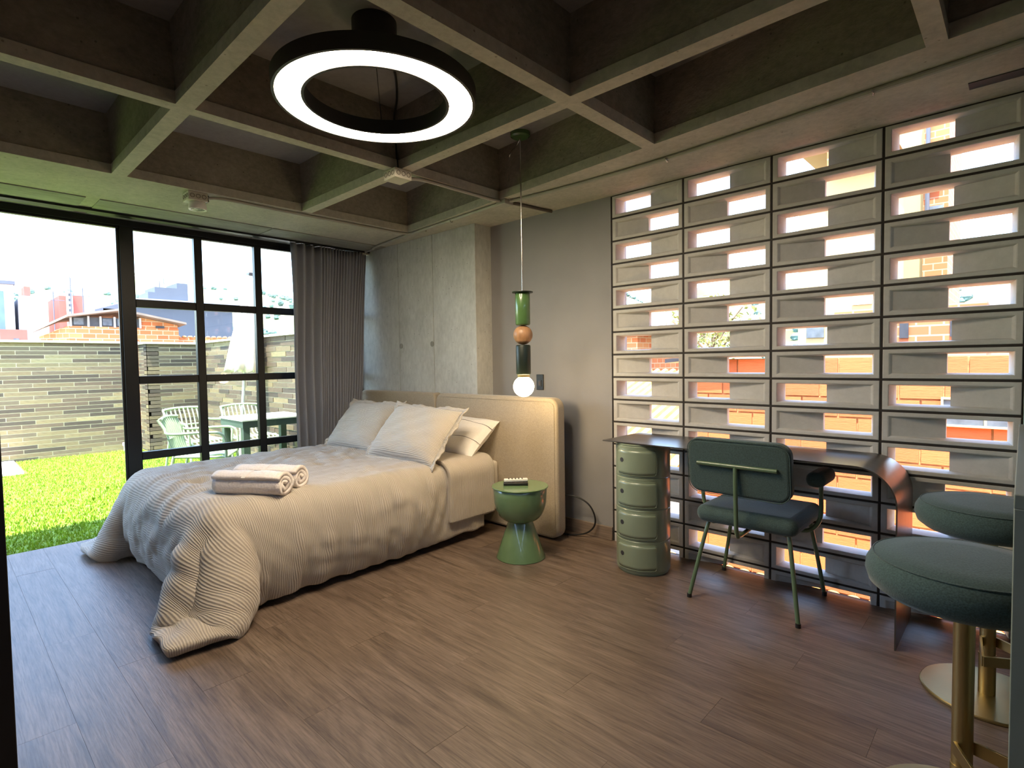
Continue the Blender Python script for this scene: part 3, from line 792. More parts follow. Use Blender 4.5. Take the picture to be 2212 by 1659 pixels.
def pillow(name, w_, h_, th, mat, loc, rot, label, cat, group, flange=.03, seed=0, uvs=True):
    t = thing(name, loc, label, cat, group); t.rotation_euler = rot
    rs = random.Random(seed); n = 30
    def shell(sg):
        G = []
        for j in range(n + 1):
            r_ = []
            for i in range(n + 1):
                u = -1 + 2 * i / n; v = -1 + 2 * j / n
                k = max(0, (1 - abs(u) ** 3.2)) * max(0, (1 - abs(v) ** 3.2))
                z = sg * th / 2 * k ** .55
                pin = 1 - .055 * (1 - abs(v) ** 2) * abs(u) ** 6; pin2 = 1 - .07 * (1 - abs(u) ** 2) * abs(v) ** 6
                z += .006 * math.sin(7 * u + 5 * v + seed) * k + .004 * math.sin(13 * v - 9 * u + seed) * k
                r_.append((u * w_ / 2 * pin, v * h_ / 2 * pin2, z))
            G.append(r_)
        return G
    def mk(nm, G, m, flip=False):
        mb = MB().grid(G)
        o = mb.build(nm, m, None, smooth=180, recalc=False, origin=(0, 0, 0)); o.parent = t; o.location = (0, 0, 0)
        uvl = o.data.uv_layers.new(name='UVMap')
        for l in o.data.loops:
            c = o.data.vertices[l.vertex_index].co; uvl.data[l.index].uv = (c.x, c.y)
        return o
    o = mk('front_cover', shell(1), mat); s_ = o.modifiers.new('s', 'SUBSURF'); s_.levels = s_.render_levels = 1
    o = mk('back_cover', shell(-1), mat); s_ = o.modifiers.new('s', 'SUBSURF'); s_.levels = s_.render_levels = 1
    if flange:
        G = []
        m_ = 120
        for ring in range(3):
            r_ = []
            for i in range(m_ + 1):
                a = i / m_ * 4; sd_ = int(a) % 4; f_ = a - int(a)
                c = [(-1, -1), (1, -1), (1, 1), (-1, 1)]; A_, B_ = c[sd_], c[(sd_ + 1) % 4]
                u = A_[0] + (B_[0] - A_[0]) * f_; v = A_[1] + (B_[1] - A_[1]) * f_
                pin = 1 - .055 * (1 - abs(v) ** 2); pin2 = 1 - .07 * (1 - abs(u) ** 2)
                e = ring / 2 * flange
                r_.append((u * w_ / 2 * pin + (e if u > .999 else -e if u < -.999 else e * u), v * h_ / 2 * pin2 + (e if v > .999 else -e if v < -.999 else e * v),
                           .006 * ring * math.sin(i * .55 + seed) + .003 * ring * math.sin(i * 1.7)))
            G.append(r_)
        o = mk('flange', G, mat); s_ = o.modifiers.new('t', 'SOLIDIFY'); s_.thickness = .006; s_.offset = 0
    return t
PG = 'striped pillows leaning on the bed'
zt = BT + .06
def lean(x, y, ang, h_, yaw, w_, th, seed, label, mat='pcase', flange=.035, group=PG, z=zt, roll=0):
    # bottom edge at (x, y, z); leans back by ang from vertical
    up = Vector((0, math.sin(ang), math.cos(ang))); c = Vector((x, y, z)) + (Matrix.Rotation(yaw, 3, 'Z') @ up) * (h_ / 2)
    R = Matrix.Rotation(yaw, 3, 'Z') @ Matrix.Rotation(PI / 2 - ang, 3, 'X') @ Matrix.Rotation(roll, 3, 'Z')
    return pillow('pillow', w_, h_, th, mat, c, R.to_euler(), label, 'pillow', group, flange, seed)
lean(-1.93, -.93, math.radians(40), .46, math.radians(3), .68, .17, 1, 'striped pillow with flanged edge, the one nearer the curtain')
lean(-1.16, -.985, math.radians(42), .47, math.radians(6), .70, .21, 2, 'striped pillow with flanged edge, the one nearer the green side table', roll=-.03)
WP = 'white pillows behind the striped ones'
for x, lab, sd_ in ((-1.17, 'white pillow with dark piped line, peeking out beside the headboard', 4), (-1.98, 'white pillow almost hidden behind the striped pillow nearer the curtain', 6)):
    t = lean(x, -.60, math.radians(52), .40, 0, .70, .17, sd_, lab, 'sheet', 0, WP, z=BT + .055)
    for vv in (-.06, .10):
        mb = MB()
        pts = []
        for i in range(31):
            u = -1 + 2 * i / 30; v = vv / .2; k = max(0, 1 - abs(u) ** 3.2) * max(0, 1 - abs(v) ** 3.2)
            pts.append((u * .35 * .985, vv, .085 * k ** .55 + .006 * math.sin(7 * u + 5 * v + sd_) * k + .004 * math.sin(13 * v - 9 * u + sd_) * k + .0005))
        o = MB().tube(pts, .0016, 6).build('piped_line', 'pipe_dark', None, smooth=True, origin=(0, 0, 0)); o.parent = t; o.location = (0, 0, 0)

def towel(c, ang, L, label, seed):
    mb = MB(); prof = []
    turns = 2.3; n = 90
    for i in range(n + 1):
        t = i / n; a = 2 * PI * turns * t + .6; r = .012 + .056 * t
        sq = 1.18
        prof.append((r * sq * math.cos(a), r * .95 * math.sin(a)))
    # trailing edge tucked under
    m_ = 14; G = []
    rs = random.Random(seed)
    for j in range(m_ + 1):
        u = -L / 2 + L * j / m_; wob = 1 + .03 * math.sin(j * 1.3 + seed) - .05 * (abs(2 * j / m_ - 1) ** 6)
        G.append([(u + .004 * math.sin(i * .35 + seed), x * wob, z * wob) for i, (x, z) in enumerate(prof)])
    mb.grid(G); R = Matrix.Translation(c) @ Matrix.Rotation(ang, 4, 'Z')
    mb.xf(R)
    o = mb.build('rolled_towel', 'towel', None, smooth=180, recalc=False)
    s_ = o.modifiers.new('t', 'SOLIDIFY'); s_.thickness = .021; s_.offset = 0
    tag(o, label, 'towel', 'rolled towels on the duvet')
    G = [[(u, (x) * 1.175, z * 1.175) for x, z in prof[int(n * .62):]] for u in (-.012, .0, .012)]
    mb = MB().grid(G); mb.xf(R)
    b = mb.build('woven_band', 'sheet', o, smooth=180, recalc=False)
    b.data.transform(Matrix.Identity(4))
zt2 = BT + .036 + .072
towel((-.985, -2.06, zt2), math.radians(33), .40, 'rolled white towel nearer the foot of the bed', 1)
towel((-1.09, -1.915, zt2), math.radians(33), .39, 'rolled white towel lying behind the front one', 2)

# ------------------------------------------------------------------ side table, remotes
def side_table():
    c = (-.290, -.652, 0)
    t = thing('side_table', c, 'glossy green mushroom-shaped side table beside the bed', 'side table')
    MB().lathe([(.158, 0), (.160, .004), (.158, .010), (.078, .238), (.074, .245)], 56, c).build('cone_base', 'green_gloss', t, smooth=40)
    pr = [(.020, .238), (.072, .240)]
    for i in range(1, 17):
        a = PI / 2 * i / 16; pr.append((.072 + (.172 - .072) * math.sin(a) ** .85, .240 + .165 * (1 - math.cos(a)) ** 1.0))
    pr += [(.174, .452), (.170, .456)]
    MB().lathe(pr, 56, c).build('bowl', 'green_gloss', t, smooth=60)
    MB().lathe([(.178, .456), (.183, .458), (.184, .462), (.181, .465)], 56, c).build('table_top', 'green_gloss', t, smooth=40)
    return t
side_table()
def remote(c, ang, L, W_, H_, mat, label):
    t = thing('remote_control', c, label, 'remote control', 'remote controls on the side table'); t.rotation_euler = (0, 0, ang)
    o = MB().box(-L / 2, L / 2, -W_ / 2, W_ / 2, 0, H_).build('body', mat, None, bevel=.005, seg=3, origin=(0, 0, 0)); o.parent = t; o.location = (0, 0, 0)
    for i in range(5):
        for j in (-1, 0, 1):
            o = MB().lathe([(.0042, H_ - .0005), (.0042, H_ + .0018)], 10, (-L * .3 + i * L * .14, j * W_ * .28, 0)).build('button', 'blackp' if mat != 'blackp' else 'jboxd', None, origin=(0, 0, 0)); o.parent = t; o.location = (0, 0, 0)
remote((-.315, -.665, .465), math.radians(42), .16, .045, .020, 'blackp', 'black remote control lying under the white one')
remote((-.322, -.655, .4872), math.radians(47), .155, .042, .018, 'white_pl', 'white remote control on top of the black one')

# ------------------------------------------------------------------ storage cylinder
def storage():
    c = (.405, -.304); R_ = .160; H_ = .186
    t = thing('storage_column', (c[0], c[1], 0), 'round sage green four-tier storage column with sliding doors', 'storage unit')
    MB().lathe([(R_ - .012, 0), (R_ - .010, .012), (R_ - .004, .013), (R_ - .004, .020)], 64, (*c, 0)).build('base_ring', 'green_abs', t, smooth=30)
    a0 = math.atan2(-3.238 - c[1], 2.08 - c[0])
    d0, d1 = a0 - 1.08, a0 + .50                 # doors, seen around the viewer side
    for k in range(4):
        z0 = .020 + k * H_; 
        pr = [(R_ - .002, z0), (R_, z0 + .003), (R_, z0 + H_ - .006), (R_ - .003, z0 + H_ - .003), (R_ - .003, z0 + H_)]
        md = MB().lathe(pr, 72, (*c, 0)).build('module', 'green_abs', t, smooth=30)
        G = []
        zz0, zz1 = z0 + .018, z0 + H_ - .026
        n = 36
        def edge(u):   # rounded corners on the door ends
            e = min(u, 1 - u) * (d1 - d0) * R_; r = .018
            return r - math.sqrt(max(0, r * r - (r - min(e, r)) ** 2))
        for j in range(9):
            G.append([])
            for i in range(n + 1):
                u = i / n; a = d0 + (d1 - d0) * u; e = edge(u); za, zb = zz0 + e, zz1 - e
                z = za + (zb - za) * j / 8
                G[-1].append((c[0] + (R_ + .0035) * math.cos(a), c[1] + (R_ + .0035) * math.sin(a), z))
        o = MB().grid(G).build('door', 'green_abs', md, smooth=180, recalc=True); s_ = o.modifiers.new('t', 'SOLIDIFY'); s_.thickness = .004; s_.offset = 0
        # raised bead round the door
        bp = []
        for i in range(n + 1):
            u = i / n; a = d0 + (d1 - d0) * u; bp.append((c[0] + (R_ + .004) * math.cos(a), c[1] + (R_ + .004) * math.sin(a), zz0 - .003 + edge(u)))
        for i in range(n, -1, -1):
            u = i / n; a = d0 + (d1 - d0) * u; bp.append((c[0] + (R_ + .004) * math.cos(a), c[1] + (R_ + .004) * math.sin(a), zz1 + .003 - edge(u)))
        bp.append(bp[0]); MB().tube(bp, .0022, 6).build('door_bead', 'green_abs', md, smooth=True)
        # finger hole
        ah = d0 + .26; zh = (zz0 + zz1) / 2 + .012
        mb = MB().lathe([(.001, -.001), (.0135, -.001), (.0135, .003), (.001, .003)], 24)
        mb.xf(Matrix.Translation((c[0] + (R_ + .004) * math.cos(ah), c[1] + (R_ + .004) * math.sin(ah), zh)) @ Matrix.Rotation(ah, 4, 'Z') @ Matrix.Rotation(PI / 2, 4, 'Y'))
        mb.build('finger_hole', 'dark_w', md, smooth=30)
    MB().lathe([(R_ - .002, .020 + 4 * H_), (R_, .7685), (R_ - .004, .7725), (.02, .7725)], 64, (*c, 0)).build('lid', 'green_abs', t, smooth=30)
storage()

# ------------------------------------------------------------------ desk
def desk():
    t = thing('desk', (.95, -.235, 0), 'thin bent steel desk whose right end curves down to the floor', 'desk')
    xc, zc_, r = 1.535, .617, .165; th = .006
    out = [(.215, zc_ + r)] + [(xc + r * math.cos(a), zc_ + r * math.sin(a)) for a in [PI / 2 - PI / 2 * i / 16 for i in range(17)]] + [(xc + r, .0)]
    inn = [(xc + r - th, .0)] + [(xc + (r - th) * math.cos(a), zc_ + (r - th) * math.sin(a)) for a in [PI / 2 * i / 16 for i in range(17)]] + [(.215, zc_ + r - th)]
    n = len(out)
    mb = MB()
    for y in (-.452, -.016): mb.v += [(x, y, z) for x, z in out + inn]
    m = 2 * n
    for i in range(m): mb.f.append((i, (i + 1) % m, (i + 1) % m + m, i + m))
    for i in range(n - 1):
        j0, j1 = m - 1 - i, m - 2 - i
        mb.f.append((i, i + 1, j1, j0)); mb.f.append((i + m, j0 + m, j1 + m, i + 1 + m))
    mb.build('bent_sheet', 'bronze', t, smooth=30)
    MB().box(.30, 1.45, -.05, -.03, zc_ + r - .035, zc_ + r - th).build('rear_stiffener', 'black', t)
desk()

# ------------------------------------------------------------------ desk chair
def chair():
    t = thing('desk_chair', (1.06, -.27, 0), 'green upholstered armchair with tubular frame pulled up to the desk', 'chair')
    st_ = MB().box(.815, 1.315, -.485, -.02, .405, .495).build('seat', 'teal_fab', t, bevel=.042, seg=5)
    bk = MB().box(-.25, .25, -.028, .028, -.145, .145)
    bk.xf(Matrix.Translation((1.056, -.518, .722)) @ Matrix.Rotation(math.radians(7), 4, 'X'))
    P = rrect(-.25, .25, -.143, .143, .06, 6)
    mb = MB().prism(P, 'Y', -.030, .030); mb.xf(Matrix.Translation((1.056, -.515, .722)) @ Matrix.Rotation(math.radians(7), 4, 'X'))
    mb.build('backrest', 'teal_fab', t, bevel=.018, seg=4)
    # seam line round the back
    ring = [(x * .99, -.031, z * .985) for x, z in P] ; ring.append(ring[0])
    mb = MB().tube(ring, .0022, 6); mb.xf(Matrix.Translation((1.056, -.515, .722)) @ Matrix.Rotation(math.radians(7), 4, 'X')); mb.build('back_piping', 'teal_fab', t, smooth=True)
    R = .0105
    MB().tube([(.862, -.556, .735), (1.25, -.556, .735)], R, 12).build('back_crossbar', 'green_tube', t, smooth=40)
    MB().tube(spline([(1.056, -.556, .735), (1.056, -.553, .62), (1.056, -.545, .48), (1.056, -.540, .42), (1.056, -.525, .387), (1.056, -.49, .376), (1.056, -.3, .384)], 6), R, 12).build('back_stem', 'green_tube', t, smooth=40)
    for nm, path in (('leg', [(.80, -.517, .008), (.868, -.44, .385), (.885, -.41, .398), (.93, -.37, .398)]), ('leg', [(1.329, -.502, .008), (1.272, -.44, .385), (1.25, -.41, .398), (1.2, -.37, .398)]),
                     ('leg', [(.79, -.030, .008), (.86, -.075, .385), (.88, -.11, .398), (.93, -.14, .398)]), ('leg', [(1.327, -.030, .008), (1.268, -.075, .385), (1.25, -.11, .398), (1.2, -.14, .398)])):
        lg = MB().tube(spline(path, 5), R, 12).build(nm, 'green_tube', t, smooth=40)
        a = path[0]; MB().lathe([(.0125, 0), (.0125, .02)], 14, (a[0], a[1], 0)).build('foot_cap', 'blackp', lg, smooth=30)
    MB().box(.90, 1.22, -.40, -.11, .388, .406).build('seat_plate', 'black', t, bevel=.004)
    for s in (-1, 1):
        x = 1.06 + s * .30
        MB().tube(spline([(1.06 + s * .16, -.255, .392), (1.06 + s * .235, -.25, .394), (x - s * .02, -.25, .43), (x, -.25, .49), (x, -.25, .60), (x, -.25, .645)], 6), R, 12).build('arm_tube', 'green_tube', t, smooth=40)
        mb = MB().box(x - .043, x + .043, -.375, -.135, .640, .712); mb.build('arm_pad', 'teal_fab', t, bevel=.032, seg=4)
chair()

# ------------------------------------------------------------------ bar stools and counter
def stool(c, label, rot):
    t = thing('bar_stool', (c[0], c[1], 0), label, 'bar stool', 'bar stools at the counter')
    C3 = (c[0], c[1], 0)
    pr = [(.02, .612), (.15, .614), (.195, .620), (.216, .637), (.225, .665), (.223, .688), (.214, .706), (.207, .713), (.203, .717), (.13, .724), (.001, .726)]
    MB().lathe(pr, 64, C3).build('seat', 'stool_fab', t, smooth=60)
    MB().torus_prof([(.2065 + .0022 * math.cos(a), .7155 + .0022 * math.sin(a)) for a in [k * PI / 3 for k in range(6)]], 64, C3).build('seat_piping', 'teal_fab', t, smooth=True)
    MB().lathe([(.0235, .012), (.0235, .612)], 32, C3).build('column', 'brass', t, smooth=30)
    MB().lathe([(.05, .60), (.09, .612)], 32, C3).build('mount_plate', 'blackp', t, smooth=30)
    MB().lathe([(.197, 0), (.200, .003), (.200, .009), (.196, .012), (.001, .013)], 72, C3).build('base_disc', 'brass', t, smooth=30)
    MB().lathe([(.0255, .012), (.0255, .16)], 32, C3).build('sleeve', 'brass', t, smooth=30)
    # bent flat-bar footrest
    z0, z1 = .19, .225
    def strap(a, b, th=.004):
        a = Vector((*a, 0)); b = Vector((*b, 0)); d = (b - a).normalized(); n_ = Vector((-d.y, d.x, 0)) * th
        q = [a - n_, b - n_, b + n_, a + n_]; mb = MB().hexa([(p.x, p.y, z0) for p in q], [(p.x, p.y, z1) for p in q]); return mb
    def pt(r, a): return (c[0] + r * math.cos(a + rot), c[1] + r * math.sin(a + rot))
    fr = MB()
    for a, b in ((pt(.022, 1.6), pt(.19, .55)), (pt(.19, .55), pt(.19, -.55)), (pt(.19, -.55), pt(.022, -1.6))):
        s_ = strap(a, b); fr.add(s_.v, s_.f)
    fr.build('footrest', 'brass', t, bevel=.001)
stool((1.976, -1.37), 'teal padded bar stool with brass column, the one nearer the viewer', math.radians(-40))
stool((2.0, -.600), 'teal padded bar stool with brass base disc, the one nearer the block wall', math.radians(-60))
bc = thing('bar_counter', (2.35, -1.25, 0), 'sage laminate bar counter end panel and top at the right edge', 'counter')
MB().box(2.071, 2.66, -1.835, -1.805, 0, .972).build('end_panel', 'bar', bc, bevel=.002)
MB().box(2.071, 2.66, -1.835, -.41, .972, 1.0).build('counter_top', 'bar', bc, bevel=.002)
MB().box(2.62, 2.66, -1.80, -.41, 0, .97).build('back_panel', 'bar', bc)
cab = thing('tall_cabinet', (2.38, -.33, 0), 'tall teal cabinet at the end of the block wall', 'cabinet')
MB().box(2.083, 2.68, -.352, -.03, .08, 2.2).build('carcass', 'teal_cab', cab, bevel=.002)
MB().box(2.10, 2.67, -.33, -.04, 0, .08).build('plinth', 'black', cab)
for a, b in ((.09, 1.1), (1.11, 2.19)):
    d_ = MB().box(2.09, 2.675, -.370, -.352, a, b).build('door', 'teal_cab', cab, bevel=.002)
    MB().box(2.62, 2.635, -.394, -.370, (a + b) / 2 - .08, (a + b) / 2 + .08).build('handle', 'black', d_)

# ------------------------------------------------------------------ wall switch, cord behind headboard
sw = thing('light_switch', (-.655, 0, 1.05), 'black light switch plate on the plaster wall above the headboard', 'light switch')
MB().box(-.69, -.62, -.009, 0, 1.045, 1.165).build('plate', 'blackp', sw, bevel=.003)
MB().box(-.672, -.638, -.013, -.009, 1.072, 1.122).build('rocker', 'dark_w', sw, bevel=.002)
MB().box(-.6635, -.6465, -.0155, -.013, 1.080, 1.112).build('toggle', 'jboxd', sw, bevel=.001)
cable('power_cord', [(-.36, -.16, .30), (-.25, -.11, .295), (-.16, -.08, .25), (-.12, -.06, .17), (-.13, -.05, .09), (-.19, -.07, .03), (-.30, -.11, .008), (-.45, -.13, .007)], .006, 'copperw', 'black power cord looping behind the headboard', 'cord')

# ------------------------------------------------------------------ garden
gd = thing('garden_ground', (-5.5, -2, 0), 'ground of the terrace garden', 'ground', kind='structure')
MB().box(-8.3, XW - .055, -7.5, 0.2, -.10, -.022).build('soil', 'soil', gd)
ng = 90000
rs = np.random.RandomState(11)
gx = rs.uniform(-8.05, XW - .07, ng); gy = rs.uniform(-4.4, -.15, ng); an = rs.uniform(0, 2 * PI, ng)
hh = rs.uniform(.016, .034, ng); wd = rs.uniform(.004, .008, ng); ln = rs.uniform(-.012, .012, (ng, 2))
dxy = np.stack([np.cos(an), np.sin(an)], -1) * wd[:, None]
base = np.stack([gx, gy], -1)
base[(gx < -7.58) & (gy > -1.03)] = (-5.0, -2.0); base[(gx < -6.8) & (gy < -2.47)] = (-4.5, -2.2); base[:, 1] = np.minimum(base[:, 1], -.22)
V = np.zeros((ng, 3, 3)); V[:, 0, :2] = base - dxy; V[:, 1, :2] = base + dxy; V[:, 2, :2] = base + ln; V[:, :2, 2] = -.023; V[:, 2, 2] = -.023 + hh
me = bpy.data.meshes.new('grass'); me.vertices.add(ng * 3); me.vertices.foreach_set('co', V.ravel())
me.loops.add(ng * 3); me.loops.foreach_set('vertex_index', np.arange(ng * 3)); me.polygons.add(ng)
me.polygons.foreach_set('loop_start', np.arange(ng) * 3); me.update(); me.validate()
me.materials.append(M['grass'])
go = bpy.data.objects.new('grass', me); COL.objects.link(go)
tag(go, 'bright green lawn of the terrace garden', 'grass', kind='stuff')

def brick_wall(root, a, b, z0, z1, normal, L=.46, pitch=.0578, off=.33, gap=.0085, depth=.03, mats=('gb0', 'gb1', 'gb2', 'gb3', 'gb4', 'gb5'), wts=(5, 5, 4, 1, 6, 3), limit=300, body='mortar', thick=.16, seed=1, rough=.0):
    """a, b = ends of the visible face; bricks proud of a mortar body"""
    a = Vector((*a, 0)); b = Vector((*b, 0)); d = (b - a); LL = d.length; d.normalize(); n_ = Vector((*normal, 0))
    q = [a - n_ * .0, b - n_ * .0, b - n_ * thick, a - n_ * thick]
    MB().hexa([(p_.x, p_.y, z0) for p_ in q], [(p_.x, p_.y, z1) for p_ in q]).build('mortar_body', body, root)
    meshes = [unit_box('brick', m) for m in mats]
    r_ = random.Random(seed); row = 0; z = z1 - pitch; cnt = 0; ang = math.atan2(d.y, d.x)
    bag = [i for i, w_ in enumerate(wts) for _ in range(w_)]
    rl = root_loc(root)
    while z > z0 - pitch + .01:
        s_ = -L * ((row * off) % 1)
        while s_ < LL:
            u0, u1 = max(0, s_) + gap / 2, min(LL, s_ + L) - gap / 2
            if u1 - u0 > .03 and cnt < limit:
                dp = depth + r_.uniform(0, rough)
                za = max(z + gap / 2, z0); zb = z + pitch - gap / 2
                c_ = a + d * ((u0 + u1) / 2) + n_ * (dp / 2 - .012) + Vector((0, 0, (za + zb) / 2))
                raw('brick', meshes[r_.choice(bag)], root, c_ - rl, (u1 - u0, dp, zb - za), (0, 0, ang)); cnt += 1
            s_ += L
        z -= pitch; row += 1
gw = thing('garden_wall', (-8.1, -2.2, 0), 'long thin-brick garden wall with pale coping beyond the lawn', 'wall', kind='structure')
brick_wall(gw, (-8.1, -3.5), (-8.1, -.985), -.02, 1.64, (1, 0), seed=2, depth=.016)
MB().box(-8.30, -8.06, -7.5, -.98, 1.64, 1.672).build('coping', 'coping', gw)
MB().box(-8.26, -8.1, -7.5, -3.5, -.02, 1.64).build('mortar_body', 'gb4', gw)
gw2 = thing('garden_wall', (-7.62, -.55, 0), 'stepped-forward brick pier of the garden wall behind the parasol', 'wall', kind='structure')
brick_wall(gw2, (-7.62, -.985), (-7.62, -.17), -.02, 1.62, (1, 0), seed=3, depth=.016)
brick_wall(gw2, (-8.08, -.985), (-7.62, -.985), -.02, 1.62, (0, -1), seed=4, depth=.016)
MB().box(-8.3, -7.58, -1.02, .1, 1.62, 1.652).build('coping', 'coping', gw2)
gw3 = thing('garden_wall', (-5.3, -.16, 0), 'side garden wall of mixed bricks beside the patio table', 'wall', kind='structure')
brick_wall(gw3, (-7.62, -.17), (-3.02, -.17), -.02, 1.64, (0, -1), L=.42, pitch=.066, seed=5, depth=.016, rough=.008)
MB().box(-8.2, -3.02, -.21, .03, 1.64, 1.672).build('coping', 'coping', gw3)
tag(MB().box(-8.04, -6.83, -3.2, -2.50, -.022, .012).build('stone_paver', 'paver', bevel=.004), 'white stone paver on the lawn by the garden wall', 'paver')
gl_ = thing('garden_spike_light', (-8.0, -1.24, 0), 'tiny white spike light at the foot of the garden wall', 'garden light')
MB().tube([(-8.0, -1.24, -.02), (-8.0, -1.24, .06)], .008, 8).build('spike', 'white_pl', gl_, smooth=True)
MB().lathe([(.012, .06), (.022, .075), (.022, .11), (.016, .115)], 16, (-8.0, -1.24, 0)).build('head', 'white_pl', gl_, smooth=40)

def patio_table():
    x0, x1, y0, y1, z = -4.52, -3.87, -1.03, -.29, .70
    t = thing('patio_table', ((x0 + x1) / 2, (y0 + y1) / 2, 0), 'patio table with pale top and dark green frame outside the window', 'table')
    MB().box(x0, x1, y0, y1, z - .02, z).build('table_top', 'table_top', t, bevel=.004)
    ap = .07
    MB().box(x0 + .01, x1 - .01, y0 + .01, y0 + .03, z - ap - .02, z - .02).build('apron', 'table_gr', t)
    MB().box(x0 + .01, x1 - .01, y1 - .03, y1 - .01, z - ap - .02, z - .02).build('apron', 'table_gr', t)
    MB().box(x1 - .03, x1 - .01, y0 + .03, y1 - .03, z - ap - .02, z - .02).build('apron', 'table_gr', t)
    MB().box(x0 + .01, x0 + .03, y0 + .03, y1 - .03, z - ap - .02, z - .02).build('apron', 'table_gr', t)
    for x in (x0 + .05, x1 - .05):
        for y in (y0 + .05, y1 - .05): MB().box(x - .035, x + .035, y - .035, y + .035, -.02, z - .02).build('leg', 'table_gr', t, bevel=.004)
patio_table()
def garden_chair(c, rot, label):
    t = thing('garden_chair', (c[0], c[1], -.02), label, 'chair', 'slatted garden chairs round the patio table'); t.rotation_euler.z = rot
    def put(mb, nm, par=None, **k):
        o = mb.build(nm, 'chair_gr', None, origin=(0, 0, 0), **k); o.parent = par or t; o.location = (0, 0, 0); return o
    w_, s_ = .46, .43
    # local: seat faces +x, back at -x
    for i in range(9):
        y = -w_ / 2 + .03 + (w_ - .06) * i / 8
        put(MB().tube(spline([(.24, y, s_ - .03), (.20, y, s_ + .005), (.0, y, s_ - .012), (-.17, y, s_), (-.225, y, s_ + .08), (-.27, y, s_ + .25), (-.325, y, .80)], 4), .0085, 6), 'slat', smooth=True)
    put(MB().tube([(-.30 - .03 * (1 - (q / 5) ** 2), w_ / 2 * q / 5, .80 - .015 * (q / 5) ** 2) for q in range(-5, 6)], .014, 8), 'top_rail', smooth=True)
    put(MB().tube([(.235, -w_ / 2, s_ - .03), (.235, w_ / 2, s_ - .03)], .012, 8), 'seat_rail', smooth=True)
    put(MB().tube([(-.245, -w_ / 2, .60), (-.262, 0, .60), (-.245, w_ / 2, .60)], .010, 8), 'mid_rail', smooth=True)
    for s in (-1, 1):
        y = s * w_ / 2
        put(MB().tube(spline([(-.325, y * .98, .79), (-.27, y, s_ + .27), (-.225, y * 1.05, s_ + .22), (.05, y * 1.12, s_ + .225), (.20, y * 1.12, s_ + .215), (.25, y * 1.1, s_ + .14), (.25, y * 1.05, s_ - .03)], 5), .013, 8), 'arm', smooth=True)
        put(MB().tube([(.245, y, s_ - .01), (.275, y * 1.08, 0)], .014, 8), 'leg', smooth=True)
        put(MB().tube([(-.20, y, s_ + .02), (-.29, y * 1.08, 0)], .014, 8), 'leg', smooth=True)
        put(MB().tube([(-.20, y, s_), (.24, y, s_ - .02)], .012, 8), 'side_rail', smooth=True)
garden_chair((-3.86, -1.40), math.radians(58), 'slatted sage garden chair turned away, standing alone left of the table')
garden_chair((-4.88, -.54), math.radians(4), 'slatted sage garden chair on the far side of the patio table')
garden_chair((-4.93, -1.12), math.radians(12), 'slatted sage garden chair at the corner of the patio table, between the other two')

def parasol():
    x, y = -5.46, -.49
    t = thing('parasol', (x, y, -.02), 'closed cream parasol with tied canopy standing by the side wall', 'parasol')
    MB().tube([(x, y, -.02), (x, y, 2.45)], .02, 12).build('pole', 'white_pl', t, smooth=True)
    MB().lathe([(.24, -.02), (.24, .03), (.05, .06)], 32, (x, y, 0)).build('base', 'lgrey_w', t, smooth=30)
    n = 96; prof = [(.035, 2.44), (.07, 2.36), (.095, 2.15), (.085, 1.98), (.11, 1.92), (.155, 1.6), (.19, 1.32), (.205, 1.2)]
    vs = []; fs = []
    for r, z in prof:
        for i in range(n):
            a = 2 * PI * i / n; k = 1 + .20 * math.sin(8 * a + 1.2) * min(1, (2.45 - z) * 1.2) + .05 * math.sin(19 * a)
            vs.append((x + r * k * math.cos(a), y + r * k * math.sin(a), z + .02 * math.sin(8 * a) * (z < 1.25)))
    for j in range(len(prof) - 1):
        for i in range(n): fs.append((j * n + i, j * n + (i + 1) % n, (j + 1) * n + (i + 1) % n, (j + 1) * n + i))
    mb = MB(); mb.add(vs, fs); o = mb.build('folded_canopy', 'canvas', t, smooth=180); s_ = o.modifiers.new('t', 'SOLIDIFY'); s_.thickness = .004
    MB().lathe([(.092, 1.955), (.105, 1.965), (.105, 1.995), (.092, 2.0)], 32, (x, y, 0), cap=False).build('tie_strap', 'terram', t, smooth=30)
    # the whole parasol leans a little
    MB().box(x - .05, x + .05, y - .03, y + .03, 2.44, 2.475).build('finial', 'dark_w', t, bevel=.005)
    for o in t.children:
        for v in o.data.vertices:
            z = v.co.z
            if z > .05: v.co.x += .075 * (z - .05) * .9; v.co.y += .07 * (z - .05) * .9
parasol()

# ------------------------------------------------------------------ city beyond the garden
def bld(name, x0, x1, y0, y1, z0, z1, mat, label, cat='building'):
    t = thing(name, ((x0 + x1) / 2, (y0 + y1) / 2, z0), label, cat)
    MB().box(x0, x1, y0, y1, z0, z1).build('walls', mat, t)
    return t
def wins(t, plane, at, us, zs, w_, h_, mat='winglass', name='window', d=.06):
    for u in us:
        for z in zs:
            if plane == 'X': MB().box(at - .02, at + d, u, u + w_, z, z + h_).build(name, mat, t)
            else: MB().box(u, u + w_, at - d, at + .02, z, z + h_).build(name, mat, t)
t = bld('tower_block', -72, -62, -3.0, 2.0, -6, 8.6, 'white_w', 'white tower with tall blue glazed strips at the far left')
wins(t, 'X', -62, (-2.2, -1.2, -.2, .8), (-4,), .55, 12.0, 'blue_w', 'glazed_strip')
MB().box(-72.2, -61.8, -3.2, 2.1, 8.6, 8.9).build('roof_slab', 'grey_w', t)
t = bld('tower_block', -66, -59, 2.25, 3.40, -6, 7.4, 'lgrey_w', 'plain pale grey concrete tower with small red tank on top')
MB().box(-62, -60, 2.5, 2.9, 7.5, 8.3).build('roof_tank', 'red_w', t)
t = bld('tower_block', -66, -59.5, 4.72, 5.2, -6, 7.65, 'red_w', 'red brick tower with projecting white balcony stack')
